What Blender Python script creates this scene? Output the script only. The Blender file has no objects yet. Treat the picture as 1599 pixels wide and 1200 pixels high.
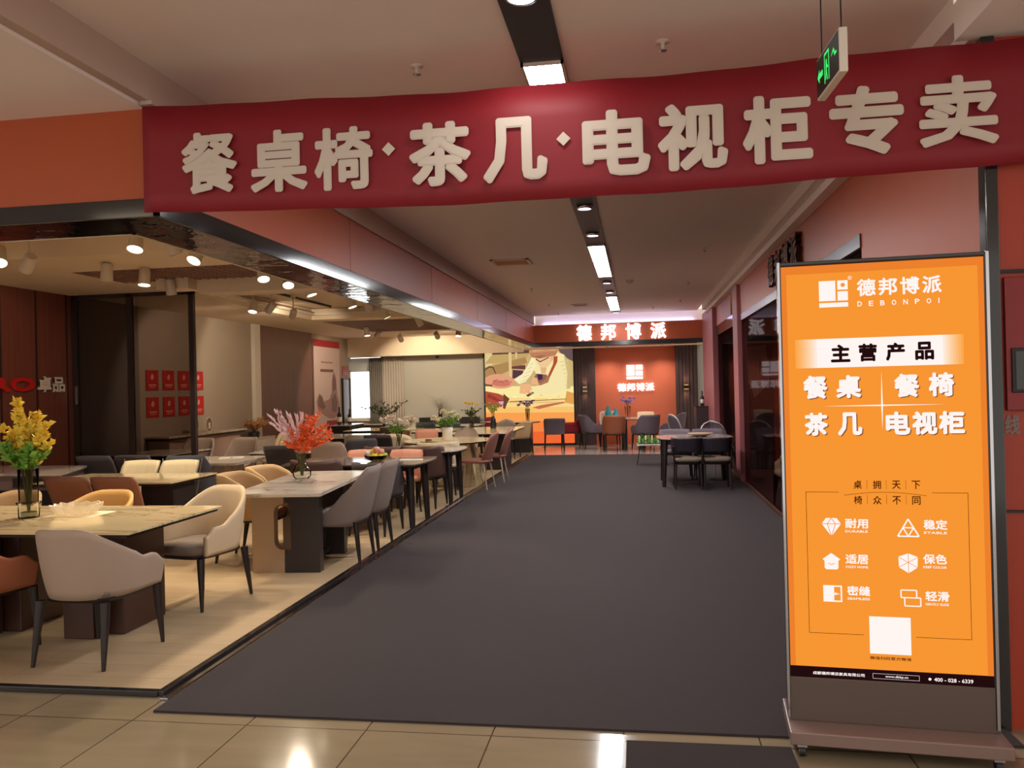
import bpy, math, random
from mathutils import Vector, Matrix
R_ = math.radians
SC = bpy.context.scene
COL = SC.collection
random.seed(7)

# ---------------------------------------------------------------- camera, world, exposure
def make_camera():
    F, yaw, roll, pit = 1262.0, R_(8.8), R_(1.37), R_(0.2)
    f = Vector((-math.sin(yaw)*math.cos(pit), math.cos(yaw)*math.cos(pit), math.sin(pit)))
    r0 = Vector((math.cos(yaw), math.sin(yaw), 0)); u0 = r0.cross(f)
    r = r0*math.cos(roll) - u0*math.sin(roll); u = r0*math.sin(roll) + u0*math.cos(roll)
    cd = bpy.data.cameras.new('camera'); cd.sensor_width = 36; cd.lens = F/1599*36
    cd.clip_start = .05; cd.clip_end = 200
    co = bpy.data.objects.new('camera', cd); COL.objects.link(co)
    co.matrix_world = Matrix(((r.x, u.x, -f.x, 0), (r.y, u.y, -f.y, 0), (r.z, u.z, -f.z, 1.6), (0, 0, 0, 1)))
    SC.camera = co
make_camera()
W = bpy.data.worlds.new('mall_ambient'); SC.world = W; W.use_nodes = True
W.node_tree.nodes['Background'].inputs[0].default_value = (1, .92, .84, 1)
W.node_tree.nodes['Background'].inputs[1].default_value = 1.15
SC.view_settings.view_transform = 'Standard'; SC.view_settings.look = 'None'
SC.view_settings.exposure = 0; SC.view_settings.gamma = 1; SC.view_settings.use_curve_mapping = False
SC.cycles.use_denoising = True; SC.cycles.sample_clamp_indirect = 4; SC.cycles.caustics_reflective = False
SC.cycles.caustics_refractive = False; SC.cycles.max_bounces = 8; SC.cycles.blur_glossy = .5
SPOT_W = 108.0          # track spotlights
WARM = (1, .83, .62)
PANEL_E = 44.0          # corridor light panels

# ---------------------------------------------------------------- colours and materials
def lin(c): return tuple((x/255/12.92 if x/255 <= .04045 else ((x/255+.055)/1.055)**2.4) for x in c)
_mats = {}
def mat(name, col, rough=.6, metal=0, spec=.5, bump=0, bscale=60, var=0, vscale=3, coat=0):
    if name in _mats: return _mats[name]
    m = bpy.data.materials.new(name); m.use_nodes = True; nt = m.node_tree; p = nt.nodes['Principled BSDF']
    c = lin(col) + (1,); p.inputs['Base Color'].default_value = c
    p.inputs['Roughness'].default_value = rough; p.inputs['Metallic'].default_value = metal
    p.inputs['Specular IOR Level'].default_value = spec; p.inputs['Coat Weight'].default_value = coat
    p.inputs['Coat Roughness'].default_value = .08
    tc = nt.nodes.new('ShaderNodeTexCoord')
    if bump:
        n = nt.nodes.new('ShaderNodeTexNoise'); n.inputs['Scale'].default_value = bscale; n.inputs['Detail'].default_value = 3
        b = nt.nodes.new('ShaderNodeBump'); b.inputs['Strength'].default_value = bump; b.inputs['Distance'].default_value = .01
        nt.links.new(tc.outputs['Object'], n.inputs['Vector']); nt.links.new(n.outputs[0], b.inputs['Height'])
        nt.links.new(b.outputs[0], p.inputs['Normal'])
    if var:
        n = nt.nodes.new('ShaderNodeTexNoise'); n.inputs['Scale'].default_value = vscale; n.inputs['Detail'].default_value = 4
        mx = nt.nodes.new('ShaderNodeMix'); mx.data_type = 'RGBA'
        mx.inputs[6].default_value = tuple(x*(1-var) for x in c[:3]) + (1,)
        mx.inputs[7].default_value = tuple(min(1, x*(1+var)) for x in c[:3]) + (1,)
        nt.links.new(tc.outputs['Object'], n.inputs['Vector']); nt.links.new(n.outputs[0], mx.inputs[0])
        nt.links.new(mx.outputs[2], p.inputs['Base Color'])
    _mats[name] = m; return m
def emit(name, col, s=1.0):
    if name in _mats: return _mats[name]
    m = bpy.data.materials.new(name); m.use_nodes = True; p = m.node_tree.nodes['Principled BSDF']
    p.inputs['Base Color'].default_value = (0, 0, 0, 1); p.inputs['Specular IOR Level'].default_value = 0
    p.inputs['Emission Color'].default_value = lin(col) + (1,); p.inputs['Emission Strength'].default_value = s
    _mats[name] = m; return m
def glass(name, tint=(.9, .92, .9), refl=.12, rough=.02, gl=1.0):
    if name in _mats: return _mats[name]
    m = bpy.data.materials.new(name); m.use_nodes = True; nt = m.node_tree; nt.nodes.clear()
    o = nt.nodes.new('ShaderNodeOutputMaterial'); mx = nt.nodes.new('ShaderNodeMixShader')
    t = nt.nodes.new('ShaderNodeBsdfTransparent'); g = nt.nodes.new('ShaderNodeBsdfGlossy'); l = nt.nodes.new('ShaderNodeLayerWeight')
    t.inputs[0].default_value = tint + (1,); g.inputs['Roughness'].default_value = rough; l.inputs[0].default_value = refl
    k = nt.nodes.new('ShaderNodeMath'); k.operation = 'MULTIPLY'; k.inputs[1].default_value = gl
    nt.links.new(l.outputs['Fresnel'], k.inputs[0]); nt.links.new(k.outputs[0], mx.inputs[0]); nt.links.new(t.outputs[0], mx.inputs[1]); nt.links.new(g.outputs[0], mx.inputs[2])
    nt.links.new(mx.outputs[0], o.inputs[0]); _mats[name] = m; return m
def marble(name, base, vein, rough=.12, scale=1.3, amt=.6):
    if name in _mats: return _mats[name]
    m = mat(name, base, rough, coat=.3); nt = m.node_tree; p = nt.nodes['Principled BSDF']
    tc = nt.nodes.new('ShaderNodeTexCoord'); n = nt.nodes.new('ShaderNodeTexNoise')
    n.inputs['Scale'].default_value = scale; n.inputs['Detail'].default_value = 8; n.inputs['Distortion'].default_value = 1.6
    mp = nt.nodes.new('ShaderNodeMapping'); mp.inputs['Rotation'].default_value = (0, 0, .5); mp.inputs['Scale'].default_value = (.6, 2.2, 1)
    r = nt.nodes.new('ShaderNodeValToRGB'); e = r.color_ramp.elements
    e[0].position = .47; e[0].color = lin(base) + (1,); e[1].position = .53; e[1].color = lin(base) + (1,)
    k = e.new(.5); k.color = tuple(b*(1-amt)+v*amt for b, v in zip(lin(base), lin(vein))) + (1,)
    nt.links.new(tc.outputs['Object'], mp.inputs[0]); nt.links.new(mp.outputs[0], n.inputs['Vector'])
    nt.links.new(n.outputs[0], r.inputs[0]); nt.links.new(r.outputs[0], p.inputs['Base Color']); return m
def wood(name, a, b, rough=.45, scale=(9, 9, .35)):
    if name in _mats: return _mats[name]
    m = mat(name, a, rough); nt = m.node_tree; p = nt.nodes['Principled BSDF']
    tc = nt.nodes.new('ShaderNodeTexCoord'); mp = nt.nodes.new('ShaderNodeMapping'); mp.inputs['Scale'].default_value = scale
    n = nt.nodes.new('ShaderNodeTexNoise'); n.inputs['Scale'].default_value = 2.2; n.inputs['Detail'].default_value = 6
    mx = nt.nodes.new('ShaderNodeMix'); mx.data_type = 'RGBA'; mx.inputs[6].default_value = lin(a)+(1,); mx.inputs[7].default_value = lin(b)+(1,)
    nt.links.new(tc.outputs['Object'], mp.inputs[0]); nt.links.new(mp.outputs[0], n.inputs['Vector'])
    nt.links.new(n.outputs[0], mx.inputs[0]); nt.links.new(mx.outputs[2], p.inputs['Base Color']); return m
def tiles(name, col, grout, w, h, ox, oy, mortar, rough, var=.05, coat=.0):
    m = mat(name, col, rough, coat=coat); nt = m.node_tree; p = nt.nodes['Principled BSDF']
    tc = nt.nodes.new('ShaderNodeTexCoord'); mp = nt.nodes.new('ShaderNodeMapping'); mp.inputs['Location'].default_value = (ox, oy, 0)
    b = nt.nodes.new('ShaderNodeTexBrick'); b.offset = 0; b.inputs['Scale'].default_value = 1
    b.inputs['Brick Width'].default_value = w; b.inputs['Row Height'].default_value = h; b.inputs['Mortar Size'].default_value = mortar
    c = lin(col); b.inputs['Color1'].default_value = tuple(x*(1-var) for x in c)+(1,); b.inputs['Color2'].default_value = tuple(x*(1+var) for x in c)+(1,)
    b.inputs['Mortar'].default_value = lin(grout)+(1,); b.inputs['Mortar Smooth'].default_value = 0
    n = nt.nodes.new('ShaderNodeTexNoise'); n.inputs['Scale'].default_value = 2; n.inputs['Detail'].default_value = 6
    mp2 = nt.nodes.new('ShaderNodeMapping'); mp2.inputs['Scale'].default_value = (1, 5, 1)
    mx = nt.nodes.new('ShaderNodeMix'); mx.data_type = 'RGBA'; mx.blend_type = 'MULTIPLY'; mx.inputs[0].default_value = .3
    nt.links.new(tc.outputs['Object'], mp.inputs[0]); nt.links.new(mp.outputs[0], b.inputs['Vector'])
    nt.links.new(tc.outputs['Object'], mp2.inputs[0]); nt.links.new(mp2.outputs[0], n.inputs['Vector'])
    nt.links.new(b.outputs[0], mx.inputs[6]); nt.links.new(n.outputs[0], mx.inputs[7]); nt.links.new(mx.outputs[2], p.inputs['Base Color'])
    return m
M_beige = mat('beige_plaster', (224, 204, 176), .85)
M_ceil = mat('corridor_plaster', (246, 232, 224), .85, var=.03)
M_riser = mat('riser_plaster', (196, 172, 158), .85)
M_orange = mat('orange_panel', (176, 80, 40), .42, bump=.02, bscale=4)
M_black = mat('black_glossy', (38, 36, 36), .12, coat=.3)
M_blackmat = mat('black_matte', (28, 24, 24), .5)
M_dark = mat('dark_wood_leg', (34, 23, 20), .45)
M_chrome = mat('polished_steel', (190, 190, 195), .12, metal=1)
M_steelwavy = mat('mirror_steel', (150, 150, 155), .03, metal=1, bump=.8, bscale=5)
M_carpet = mat('grey_carpet', (55, 46, 46), .95, bump=.6, bscale=400, var=.14, vscale=90)
M_tile = tiles('mall_floor_tile', (152, 134, 106), (84, 68, 54), .6, .6, .1, -.05, .0035, .1)
M_tile2 = tiles('far_floor_tile', (205, 190, 175), (150, 135, 120), .8, .8, .1, .1, .003, .12)
M_sfloor = tiles('store_floor_plank', (205, 178, 140), (150, 124, 94), 1.2, .2, 0, 0, .002, .28)
M_greywall = mat('taupe_wall', (168, 152, 134), .8)
M_backwall = mat('pale_grey_wall', (188, 184, 170), .8)
M_wood = wood('dark_red_wood', (88, 44, 36), (126, 68, 54), .4)
M_wood2 = wood('brown_wood_wall', (92, 58, 50), (128, 84, 74), .4)
M_slat = wood('dark_brown_slat', (52, 38, 36), (84, 62, 58), .5)
M_white = mat('white_paint', (225, 215, 200), .5)
M_whitefix = mat('white_fixture', (214, 200, 180), .45)
M_red = mat('red_cloth', (136, 12, 28), .6, bump=.12, bscale=5, var=.06, vscale=2)
M_banletter = mat('banner_white', (214, 200, 184), .7)
M_redflat = mat('red_print', (190, 24, 30), .5)
M_marbY = marble('warm_marble', (228, 206, 160), (150, 116, 70))
M_marbW = marble('white_marble', (232, 220, 202), (120, 100, 84))
M_marbG = marble('grey_stone', (196, 180, 168), (130, 112, 104))
M_stone = marble('dark_stone_top', (120, 104, 92), (70, 58, 52))
M_glassclear = glass('clear_glass', (.96, .97, .95), .12)
M_glasssmoke = glass('smoked_glass', (.8, .8, .77), .1)
M_pane = glass('partition_glass', (.6, .56, .54), .06)
M_shoppane = glass('shopfront_glass', (.62, .56, .56), .06, gl=.13)
M_lensW = emit('lens_warm', (255, 240, 205), 9)
M_lensC = emit('lens_cool', (240, 240, 255), 7)
M_panel = emit('panel_light', (250, 252, 255), PANEL_E)
M_led = emit('led_letters', (255, 248, 255), 2.6)
M_leaf = mat('green_leaf', (112, 158, 56), .5); M_leafY = mat('yellow_leaf', (240, 208, 74), .5)
M_leafR = mat('red_leaf', (244, 116, 60), .5); M_leafP = mat('pink_leaf', (240, 204, 204), .5)
M_petal = mat('white_petal', (235, 222, 200), .5); M_stem = mat('stem_brown', (92, 84, 40), .6)
M_dkleaf = mat('dark_leaf', (60, 72, 44), .5); M_lilac = mat('lilac_petal', (196, 160, 214), .5); M_pampas = mat('pampas_tan', (196, 144, 96), .9)

# ---------------------------------------------------------------- mesh builder
_txt = {}
def text_data(s):
    if s not in _txt:
        c = bpy.data.curves.new('t', 'FONT'); c.body = s; c.size = 1; c.resolution_u = 2; c.fill_mode = 'BOTH'
        o = bpy.data.objects.new('t', c); COL.objects.link(o)
        me = bpy.data.meshes.new_from_object(o.evaluated_get(bpy.context.evaluated_depsgraph_get()))
        V = [(v.co.x, v.co.y) for v in me.vertices]; Fs = [tuple(p.vertices) for p in me.polygons]
        bpy.data.objects.remove(o); bpy.data.curves.remove(c); bpy.data.meshes.remove(me)
        _txt[s] = (V, Fs)
    return _txt[s]
class MB:
    def __init__(s): s.v, s.f, s.m, s.s, s.mats = [], [], [], [], []
    def mi(s, m):
        if m is None: return 0
        if m not in s.mats: s.mats.append(m)
        return s.mats.index(m)
    def add(s, V, F, m=None, smooth=False):
        k = len(s.v); s.v += [tuple(x) for x in V]; i = s.mi(m)
        for f in F: s.f.append(tuple(a+k for a in f)); s.m.append(i); s.s.append(smooth)
        return s
    def box(s, x0, x1, y0, y1, z0, z1, m=None):
        V = [(x, y, z) for x in (x0, x1) for y in (y0, y1) for z in (z0, z1)]
        return s.add(V, [(0, 1, 3, 2), (4, 6, 7, 5), (0, 4, 5, 1), (2, 3, 7, 6), (0, 2, 6, 4), (1, 5, 7, 3)], m)
    def prism(s, pts, o, u, v, t, m=None, smooth=False):
        """polygon pts (a,b) in plane o + a*u + b*v, extruded by vector t"""
        o, u, v, t = Vector(o), Vector(u), Vector(v), Vector(t); n = len(pts)
        A = [o + u*a + v*b for a, b in pts]; B = [p + t for p in A]
        s.add(A+B, [tuple(range(n))[::-1], tuple(range(n, 2*n))], m)
        return s.add(A+B, [(i, (i+1) % n, n+(i+1) % n, n+i) for i in range(n)], m, smooth)
    def poly(s, pts, o, u, v, m=None):
        o, u, v = Vector(o), Vector(u), Vector(v)
        return s.add([o+u*a+v*b for a, b in pts], [tuple(range(len(pts)))], m)
    def tube(s, P, Rr, seg=10, m=None, smooth=True, cap=True):
        P = [Vector(p) for p in P]
        if not hasattr(Rr, '__len__'): Rr = [Rr]*len(P)
        V = []; n = len(P)
        for i, p in enumerate(P):
            d = (P[min(i+1, n-1)] - P[max(i-1, 0)]).normalized()
            a = Vector((0, 0, 1)) if abs(d.z) < .9 else Vector((1, 0, 0))
            x = d.cross(a).normalized(); y = d.cross(x)
            V += [p + (x*math.cos(t)+y*math.sin(t))*Rr[i] for t in [2*math.pi*(k+.5)/seg for k in range(seg)]]
        F = [(i*seg+k, i*seg+(k+1) % seg, (i+1)*seg+(k+1) % seg, (i+1)*seg+k) for i in range(n-1) for k in range(seg)]
        s.add(V, F, m, smooth)
        if cap: s.add(V, [tuple(range(seg))[::-1], tuple(range((n-1)*seg, n*seg))], m)
        return s
    def lathe(s, prof, c=(0, 0, 0), seg=24, m=None, sx=1, sy=1, cap=True, p=1):
        V = []
        def sp(t): return math.copysign(abs(t)**p, t)
        for r, z in prof:
            V += [(c[0]+sx*r*sp(math.cos(2*math.pi*k/seg)), c[1]+sy*r*sp(math.sin(2*math.pi*k/seg)), c[2]+z) for k in range(seg)]
        n = len(prof)
        s.add(V, [(i*seg+k, i*seg+(k+1) % seg, (i+1)*seg+(k+1) % seg, (i+1)*seg+k) for i in range(n-1) for k in range(seg)], m, True)
        if cap: s.add(V, [tuple(range(seg))[::-1], tuple(range((n-1)*seg, n*seg))], m, True)
        return s
    def text(s, st, box, o, u, v, nrm, m=None, bold=0.0, depth=0.0, lift=.0012):
        """text stretched to box (a0,a1,b0,b1) on plane o,u,v; nrm points to the reader"""
        V, Fs = text_data(st); xs = [p[0] for p in V]; ys = [p[1] for p in V]
        X0, X1, Y0, Y1 = min(xs), max(xs), min(ys), max(ys); a0, a1, b0, b1 = box
        bh = bold; kx = (a1-a0-2*bh)/(X1-X0); ky = (b1-b0-2*bh)/(Y1-Y0)
        o, u, v, nrm = Vector(o), Vector(u), Vector(v), Vector(nrm)
        nn = 16 if bold > .01 else 6
        sh = [(0, 0)] if not bold else [(0, 0)] + [(bh*math.cos(2*math.pi*(k+.5)/nn)*f, bh*math.sin(2*math.pi*(k+.5)/nn)*f) for f in ((1, .55) if bold > .01 else (1,)) for k in range(nn)]
        for i, (dx, dy) in enumerate(sh):
            P = [o + u*(a0+bh+(x-X0)*kx+dx) + v*(b0+bh+(y-Y0)*ky+dy) + nrm*(lift+depth+i*.00012) for x, y in V]
            s.add(P, Fs, m)
            if depth:
                Q = [p - nrm*depth for p in P]; E = {}
                for f in Fs:
                    for a, b in zip(f, f[1:]+f[:1]): E[(a, b)] = 1
                edge = [(a, b) for a, b in E if (b, a) not in E]; n = len(V)
                s.add(P+Q, [(b, a, a+n, b+n) for a, b in edge], m)
        return s
    def build(s, name, m=None, parent=None, bevel=0, loc=None, label=None, sub=0):
        me = bpy.data.meshes.new(name); me.from_pydata(s.v, [], s.f)
        ms = s.mats if s.mats else [m]
        for x in ms: me.materials.append(x)
        me.polygons.foreach_set('material_index', s.m); me.polygons.foreach_set('use_smooth', s.s); me.update()
        o = bpy.data.objects.new(name, me); COL.objects.link(o)
        if parent: o.parent = parent
        if loc: o.location = loc
        if label: o['label'] = label
        if bevel:
            b = o.modifiers.new('bevel', 'BEVEL'); b.width = bevel; b.segments = 2; b.limit_method = 'ANGLE'; b.angle_limit = R_(40)
        if sub:
            b = o.modifiers.new('sub', 'SUBSURF'); b.levels = sub; b.render_levels = sub
        return o
def tag(o, label, cat, group=None, kind=None):
    o['label'] = label; o['category'] = cat
    if group: o['group'] = group
    if kind: o['kind'] = kind
    return o
def thing(name, label, cat, loc=(0, 0, 0), rz=0, group=None):
    o = bpy.data.objects.new(name, None); COL.objects.link(o); o.empty_display_size = .1
    o.location = loc; o.rotation_euler.z = rz; return tag(o, label, cat, group)
def struct(name, mb, m=None, bevel=0):
    o = mb.build(name, m, bevel=bevel); o['kind'] = 'structure'; return o
def dup(root, loc, rz, label=None, group=None, scale=None):
    r = root.copy(); COL.objects.link(r); r.location = loc; r.rotation_euler.z = rz
    if label: r['label'] = label
    if group: r['group'] = group
    if scale: r.scale = scale
    for ch in list(root.children):
        c = ch.copy(); COL.objects.link(c); c.parent = r
        for g in list(ch.children):
            d = g.copy(); COL.objects.link(d); d.parent = c
    return r

# ================================================================ SETTING
FX, FXR = -2.5, 1.65       # fascia planes left and right of the corridor
struct('floor', MB().box(-9, 6, -3, 3.96, -.1, 0), M_tile)
struct('floor_store', MB().box(-9.2, -2.5, 3.96, 21.7, -.1, .002), M_sfloor)
struct('floor_far', MB().box(-2.5, 6, 18.2, 21.7, -.1, .001), M_tile2)
struct('floor_corridor', MB().box(-2.5, 1.65, 3.96, 18.2, -.1, 0), M_tile)
struct('floor_shop', MB().box(1.65, 6, 3.96, 18.2, -.1, .001), mat('brown_shop_floor', (96, 62, 54), .4))
tag(MB().box(-2.45, 1.6, 3.75, 18.5, 0.0, .012).build('aisle_carpet', M_carpet), 'long dark grey aisle carpet running down the corridor floor', 'carpet')
tag(MB().box(-.085, .62, 3.2, 3.645, 0, .01).build('door_mat', mat('mat_brown', (44, 32, 30), .95, bump=.5, bscale=300), None), 'dark brown door mat on the tiles in front of the lit standing sign', 'mat')
# main ceiling, tray shape
c = MB(); c.box(FX, 1.47, -3, 20, 3.34, 3.44); struct('ceiling', c, M_ceil)
struct('ceiling_left_mall', MB().box(-9, FX-.06, -3, 3.96, 3.13, 3.3), M_ceil)
struct('ceiling_right_mall', MB().box(1.47, 6, -3, 3.96, 3.13, 3.3), M_ceil)
struct('trim_1', MB().box(FX-.06, FX, -3, 20, 3.15, 3.36).box(FX-.05, FX+.02, 3.9, 20, 3.13, 3.15), M_riser)
struct('trim_2', MB().box(1.47, 1.55, 3.96, 18.5, 3.22, 3.36).box(1.55, FXR+.02, 3.96, 18.5, 3.15, 3.24), M_ceil)
# left fascia: orange panels, black gloss band, mirror soffit
f = MB(); f.box(FX-.06, FX, 3.96, 19.8, 2.66, 3.15); f.box(-9, FX, 3.96, 4.02, 2.65, 3.13)
struct('wall_fascia_left', f, M_orange)
g = MB()
for yy in (6.9, 9.8, 12.7, 15.6, 18.5): g.box(FX-.001, FX+.0015, yy, yy+.004, 2.66, 3.15)
struct('trim_3', g, mat('seam', (90, 40, 26), .6))
b = MB(); b.box(FX-.02, FX+.012, 3.948, 19.8, 2.55, 2.665); b.box(-9, FX+.012, 3.948, 3.97, 2.55, 2.65)
struct('trim_4', b, M_black, .004)
s_ = MB()
def strip_grid(x0, x1, y0, y1, z, nx, ny):
    V = [(x0+(x1-x0)*i/nx, y0+(y1-y0)*j/ny, z) for j in range(ny+1) for i in range(nx+1)]
    return V, [(j*(nx+1)+i, (j+1)*(nx+1)+i, (j+1)*(nx+1)+i+1, j*(nx+1)+i+1) for j in range(ny) for i in range(nx)]
s_.add(*strip_grid(FX-.4, FX, 4.36, 19.8, 2.552, 1, 30)); s_.add(*strip_grid(-9, FX, 3.96, 4.36, 2.552, 12, 1))
struct('trim_5', s_, M_steelwavy)
struct('wall_fascia_inner', MB().box(FX-.42, FX-.4, 4.36, 20.9, 2.55, 3.2).box(-9, FX-.4, 4.36, 4.38, 2.55, 3.2), M_beige)
# store edge trim on the floor
tag(MB().box(-2.56, -2.515, 3.95, 18.5, 0, .03).build('edge_trim', M_black, bevel=.004), 'black metal floor trim between store floor and aisle carpet', 'trim')
tag(MB().box(-2.51, -2.465, 3.9, 18.4, 0, .014).build('aluminium_strip', M_chrome, bevel=.003), 'thin silver metal strip on the floor along the left edge of the carpet', 'trim')
tag(MB().box(-9, -2.55, 3.94, 3.985, 0, .03).build('threshold_trim', M_black, bevel=.004), 'black metal threshold at the front of the furniture store floor', 'trim')
tag(MB().box(1.6, 1.64, 6.3, 18.2, 0, .02).build('threshold_strip', mat('bronze_strip', (150, 104, 90), .3, metal=.8)), 'bronze threshold strip on the floor along the right shopfront', 'trim')
# left store walls
struct('wall_left', MB().box(-7.8, -7.7, 11.6, 20.93, 0, 3.3), M_greywall)
struct('wall_left_wood', MB().box(-7.8, -7.69, 3.96, 10.1, 0, 3.3), M_wood)
struct('wall_left_dark', MB().box(-7.8, -7.69, 10.1, 11.6, 0, 3.3), mat('charcoal_panel', (124, 112, 106), .4))
struct('wall_left_wood_panel', MB().box(-7.75, -7.68, 15.62, 18.4, 0, 3.0), M_wood2)
struct('trim_6', MB().box(-7.76, -7.62, 15.35, 15.6, 0, 3.0), M_white)
struct('wall_left_alcove', MB().box(-9.3, -7.8, 20.83, 20.93, 0, 3.3), M_beige)
struct('wall_back', MB().box(-7.02, -4.13, 21.7, 21.8, 0, 3.3).box(-9.3, -7.98, 21.7, 21.8, 0, 3.3).box(-7.98, -7.02, 21.7, 21.8, 2.52, 3.3).box(-7.98, -7.02, 21.7, 21.8, 0, .78), M_backwall)
struct('wall_alcove_side', MB().box(-9.3, -9.2, 20.9, 21.8, 0, 3.3), M_beige)
struct('wall_front_closure', MB().box(-9.2, -9.1, 3.9, 20.9, 0, 3.3), M_beige)
# wood seams on red wood wall
g = MB()
for yy in (5.2, 6.1, 7.0, 7.9, 8.8, 9.4, 9.97): g.box(-7.692, -7.686, yy, yy+.03, 0, 3.1)
struct('trim_7', g, mat('wood_groove', (40, 18, 14), .6))
# store ceiling: coffers, beams and dark open grid strips
struct('ceiling_store', MB().box(-9.2, FX-.4, 4.36, 20.93, 3.22, 3.3), M_beige)
bm = MB()
bm.box(-9.1, -6.25, 4.38, 20.88, 3.0, 3.21)               # band along the left wall
bm.box(-4.0, FX-.41, 9.6, 15.0, 3.06, 3.21)
bm.box(-6.25, FX-.41, 7.25, 8.2, 3.0, 3.21)
bm.box(-5.3, FX-.41, 9.2, 9.6, 2.84, 3.21).box(-6.25, -5.3, 9.3, 9.6, 3.0, 3.21)
bm.box(-6.25, FX-.41, 15.0, 15.5, 3.0, 3.21)
bm.box(-6.25, FX-.41, 18.7, 20.88, 3.0, 3.21)
bm.box(-5.72, -5.3, 9.0, 9.3, 2.88, 3.21)
bm.box(-9.1, FX-.41, 20.88, 20.95, 2.5, 3.2)               # bulkhead at the back
bm.box(-9.1, 1.7, 20.95, 21.7, 2.58, 2.7)
struct('ceiling_beams', bm, M_beige)
struct('trim_8', MB().box(-6.25, -6.15, 9.6, 15.0, 3.08, 3.12).box(-6.15, -4, 9.6, 9.7, 3.08, 3.12).box(-6.15, -4, 14.9, 15, 3.08, 3.12), M_white)
gr = MB()
for (y0, y1) in ((8.2, 9.2), (15.5, 18.7)):
    gr.box(-6.25, FX-.42, y0, y1, 3.14, 3.16, mat('grid_void', (46, 34, 28), .9))
    n = int((y1-y0)/.11)
    for i in range(n): gr.box(-6.25, FX-.42, y0+.05+i*.11, y0+.065+i*.11, 3.0, 3.05, mat('grid_blade', (150, 112, 92), .6))
    for i in range(30): gr.box(-6.25+i*.11, -6.235+i*.11, y0, y1, 3.0, 3.05, mat('grid_blade', (150, 112, 92), .6))
struct('ceiling_grid', gr)
# far end
struct('wall_far', MB().box(-1.1, 1.0, 21.68, 21.8, 0, 3.1), mat('orange_wall', (214, 112, 76), .6))
struct('wall_far_right', MB().box(1.5, 6, 21.72, 21.82, 0, 3.1), M_backwall)
def slats(name, x0, x1, lab):
    m = MB(); m.box(x0, x1, 21.5, 21.7, 0, 2.62); n = int((x1-x0)/.09)
    for i in range(n): m.box(x0+.01+i*.09, x0+.07+i*.09, 21.485, 21.5, .03, 2.6)
    struct(name, m, M_slat)
slats('trim_9', -1.64, -1.1, ''); slats('trim_10', 1.0, 1.56, '')
ff = MB(); ff.box(FX, 1.95, 19.8, 20.2, 2.66, 3.1); struct('wall_fascia_far', ff, M_orange, .003)
struct('trim_11', MB().box(FX, 2.05, 19.78, 20.24, 2.56, 2.665), M_black)
struct('wall_far_upper', MB().box(FX, 2, 20.2, 20.3, 2.7, 3.4), M_ceil)
lamp = MB(); lamp.box(FX+.2, 1.4, 20.12, 20.17, 3.101, 3.112)
tag(lamp.build('cove_light', emit('cove_blue', (186, 196, 255), 11)), 'cool white cove light strip on top of the far orange fascia', 'light')
# right side
ro = MB(); ro.box(FXR, FXR+.12, 3.97, 6.25, 0, 3.22); ro.box(FXR, FXR+.1, 6.25, 13.9, 2.66, 3.22); ro.box(FXR, FXR+.1, 14.6, 17.2, 2.7, 3.22)
struct('wall_right', ro, M_orange)
struct('trim_12', MB().box(FXR-.012, FXR+.02, 6.25, 13.3, 2.56, 2.665), mat('steel_band', (110, 104, 110), .25, metal=.9), .003)
struct('trim_13', MB().box(FXR-.05, FXR+.1, 13.3, 13.9, 0, 3.2).box(FXR-.08, FXR+.1, 17.2, 19.8, 0, 3.22), mat('mauve_post', (168, 96, 98), .5))
struct('trim_14', MB().box(FXR-.01, FXR+.02, 13.9, 17.2, 2.55, 2.75), M_black)
struct('wall_right_front', MB().box(1.6, 3.2, 3.95, 4.05, 0, 3.13), mat('deep_orange_panel', (168, 56, 30), .45))
struct('trim_15', MB().box(1.57, 1.625, 3.925, 4.0, 0, 3.13), M_black, .004)
struct('trim_16', MB().box(1.62, 3.2, 3.935, 3.95, 2.06, 2.075).box(1.62, 3.2, 3.935, 3.95, .98, .99), M_blackmat)
# right shop interior
ADDED_SHOPLIGHTS = ((2.6, 9.0, 60), (2.5, 13.2, 60), (3.6, 16.2, 30))  # added lamps to lift the dark interior behind the glass
struct('wall_shop', MB().box(4.6, 4.7, 4.05, 18.2, 0, 3.1), M_slat)
struct('wall_shop_end', MB().box(1.75, 4.7, 17.3, 17.4, 0, 3.1), mat('shop_brown', (86, 44, 40), .5))
struct('ceiling_shop', MB().box(1.75, 4.7, 4.05, 18.2, 2.9, 3.0), mat('shop_ceiling', (90, 76, 72), .8))
struct('wall_shop_column', MB().box(2.42, 2.95, 15.0, 15.4, 0, 2.9), mat('shop_orange', (170, 70, 40), .5))
struct('wall_shop_panel', MB().box(1.8, 2.42, 15.1, 15.3, 0, 2.9), M_slat)
o = MB().box(FXR+.02, FXR+.03, 6.25, 13.3, .02, 2.56).build('window_1', M_shoppane); o['kind'] = 'structure'
o = MB().box(FXR+.02, FXR+.03, 13.9, 17.2, .02, 2.6).build('window_2', M_shoppane); o['kind'] = 'structure'
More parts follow.
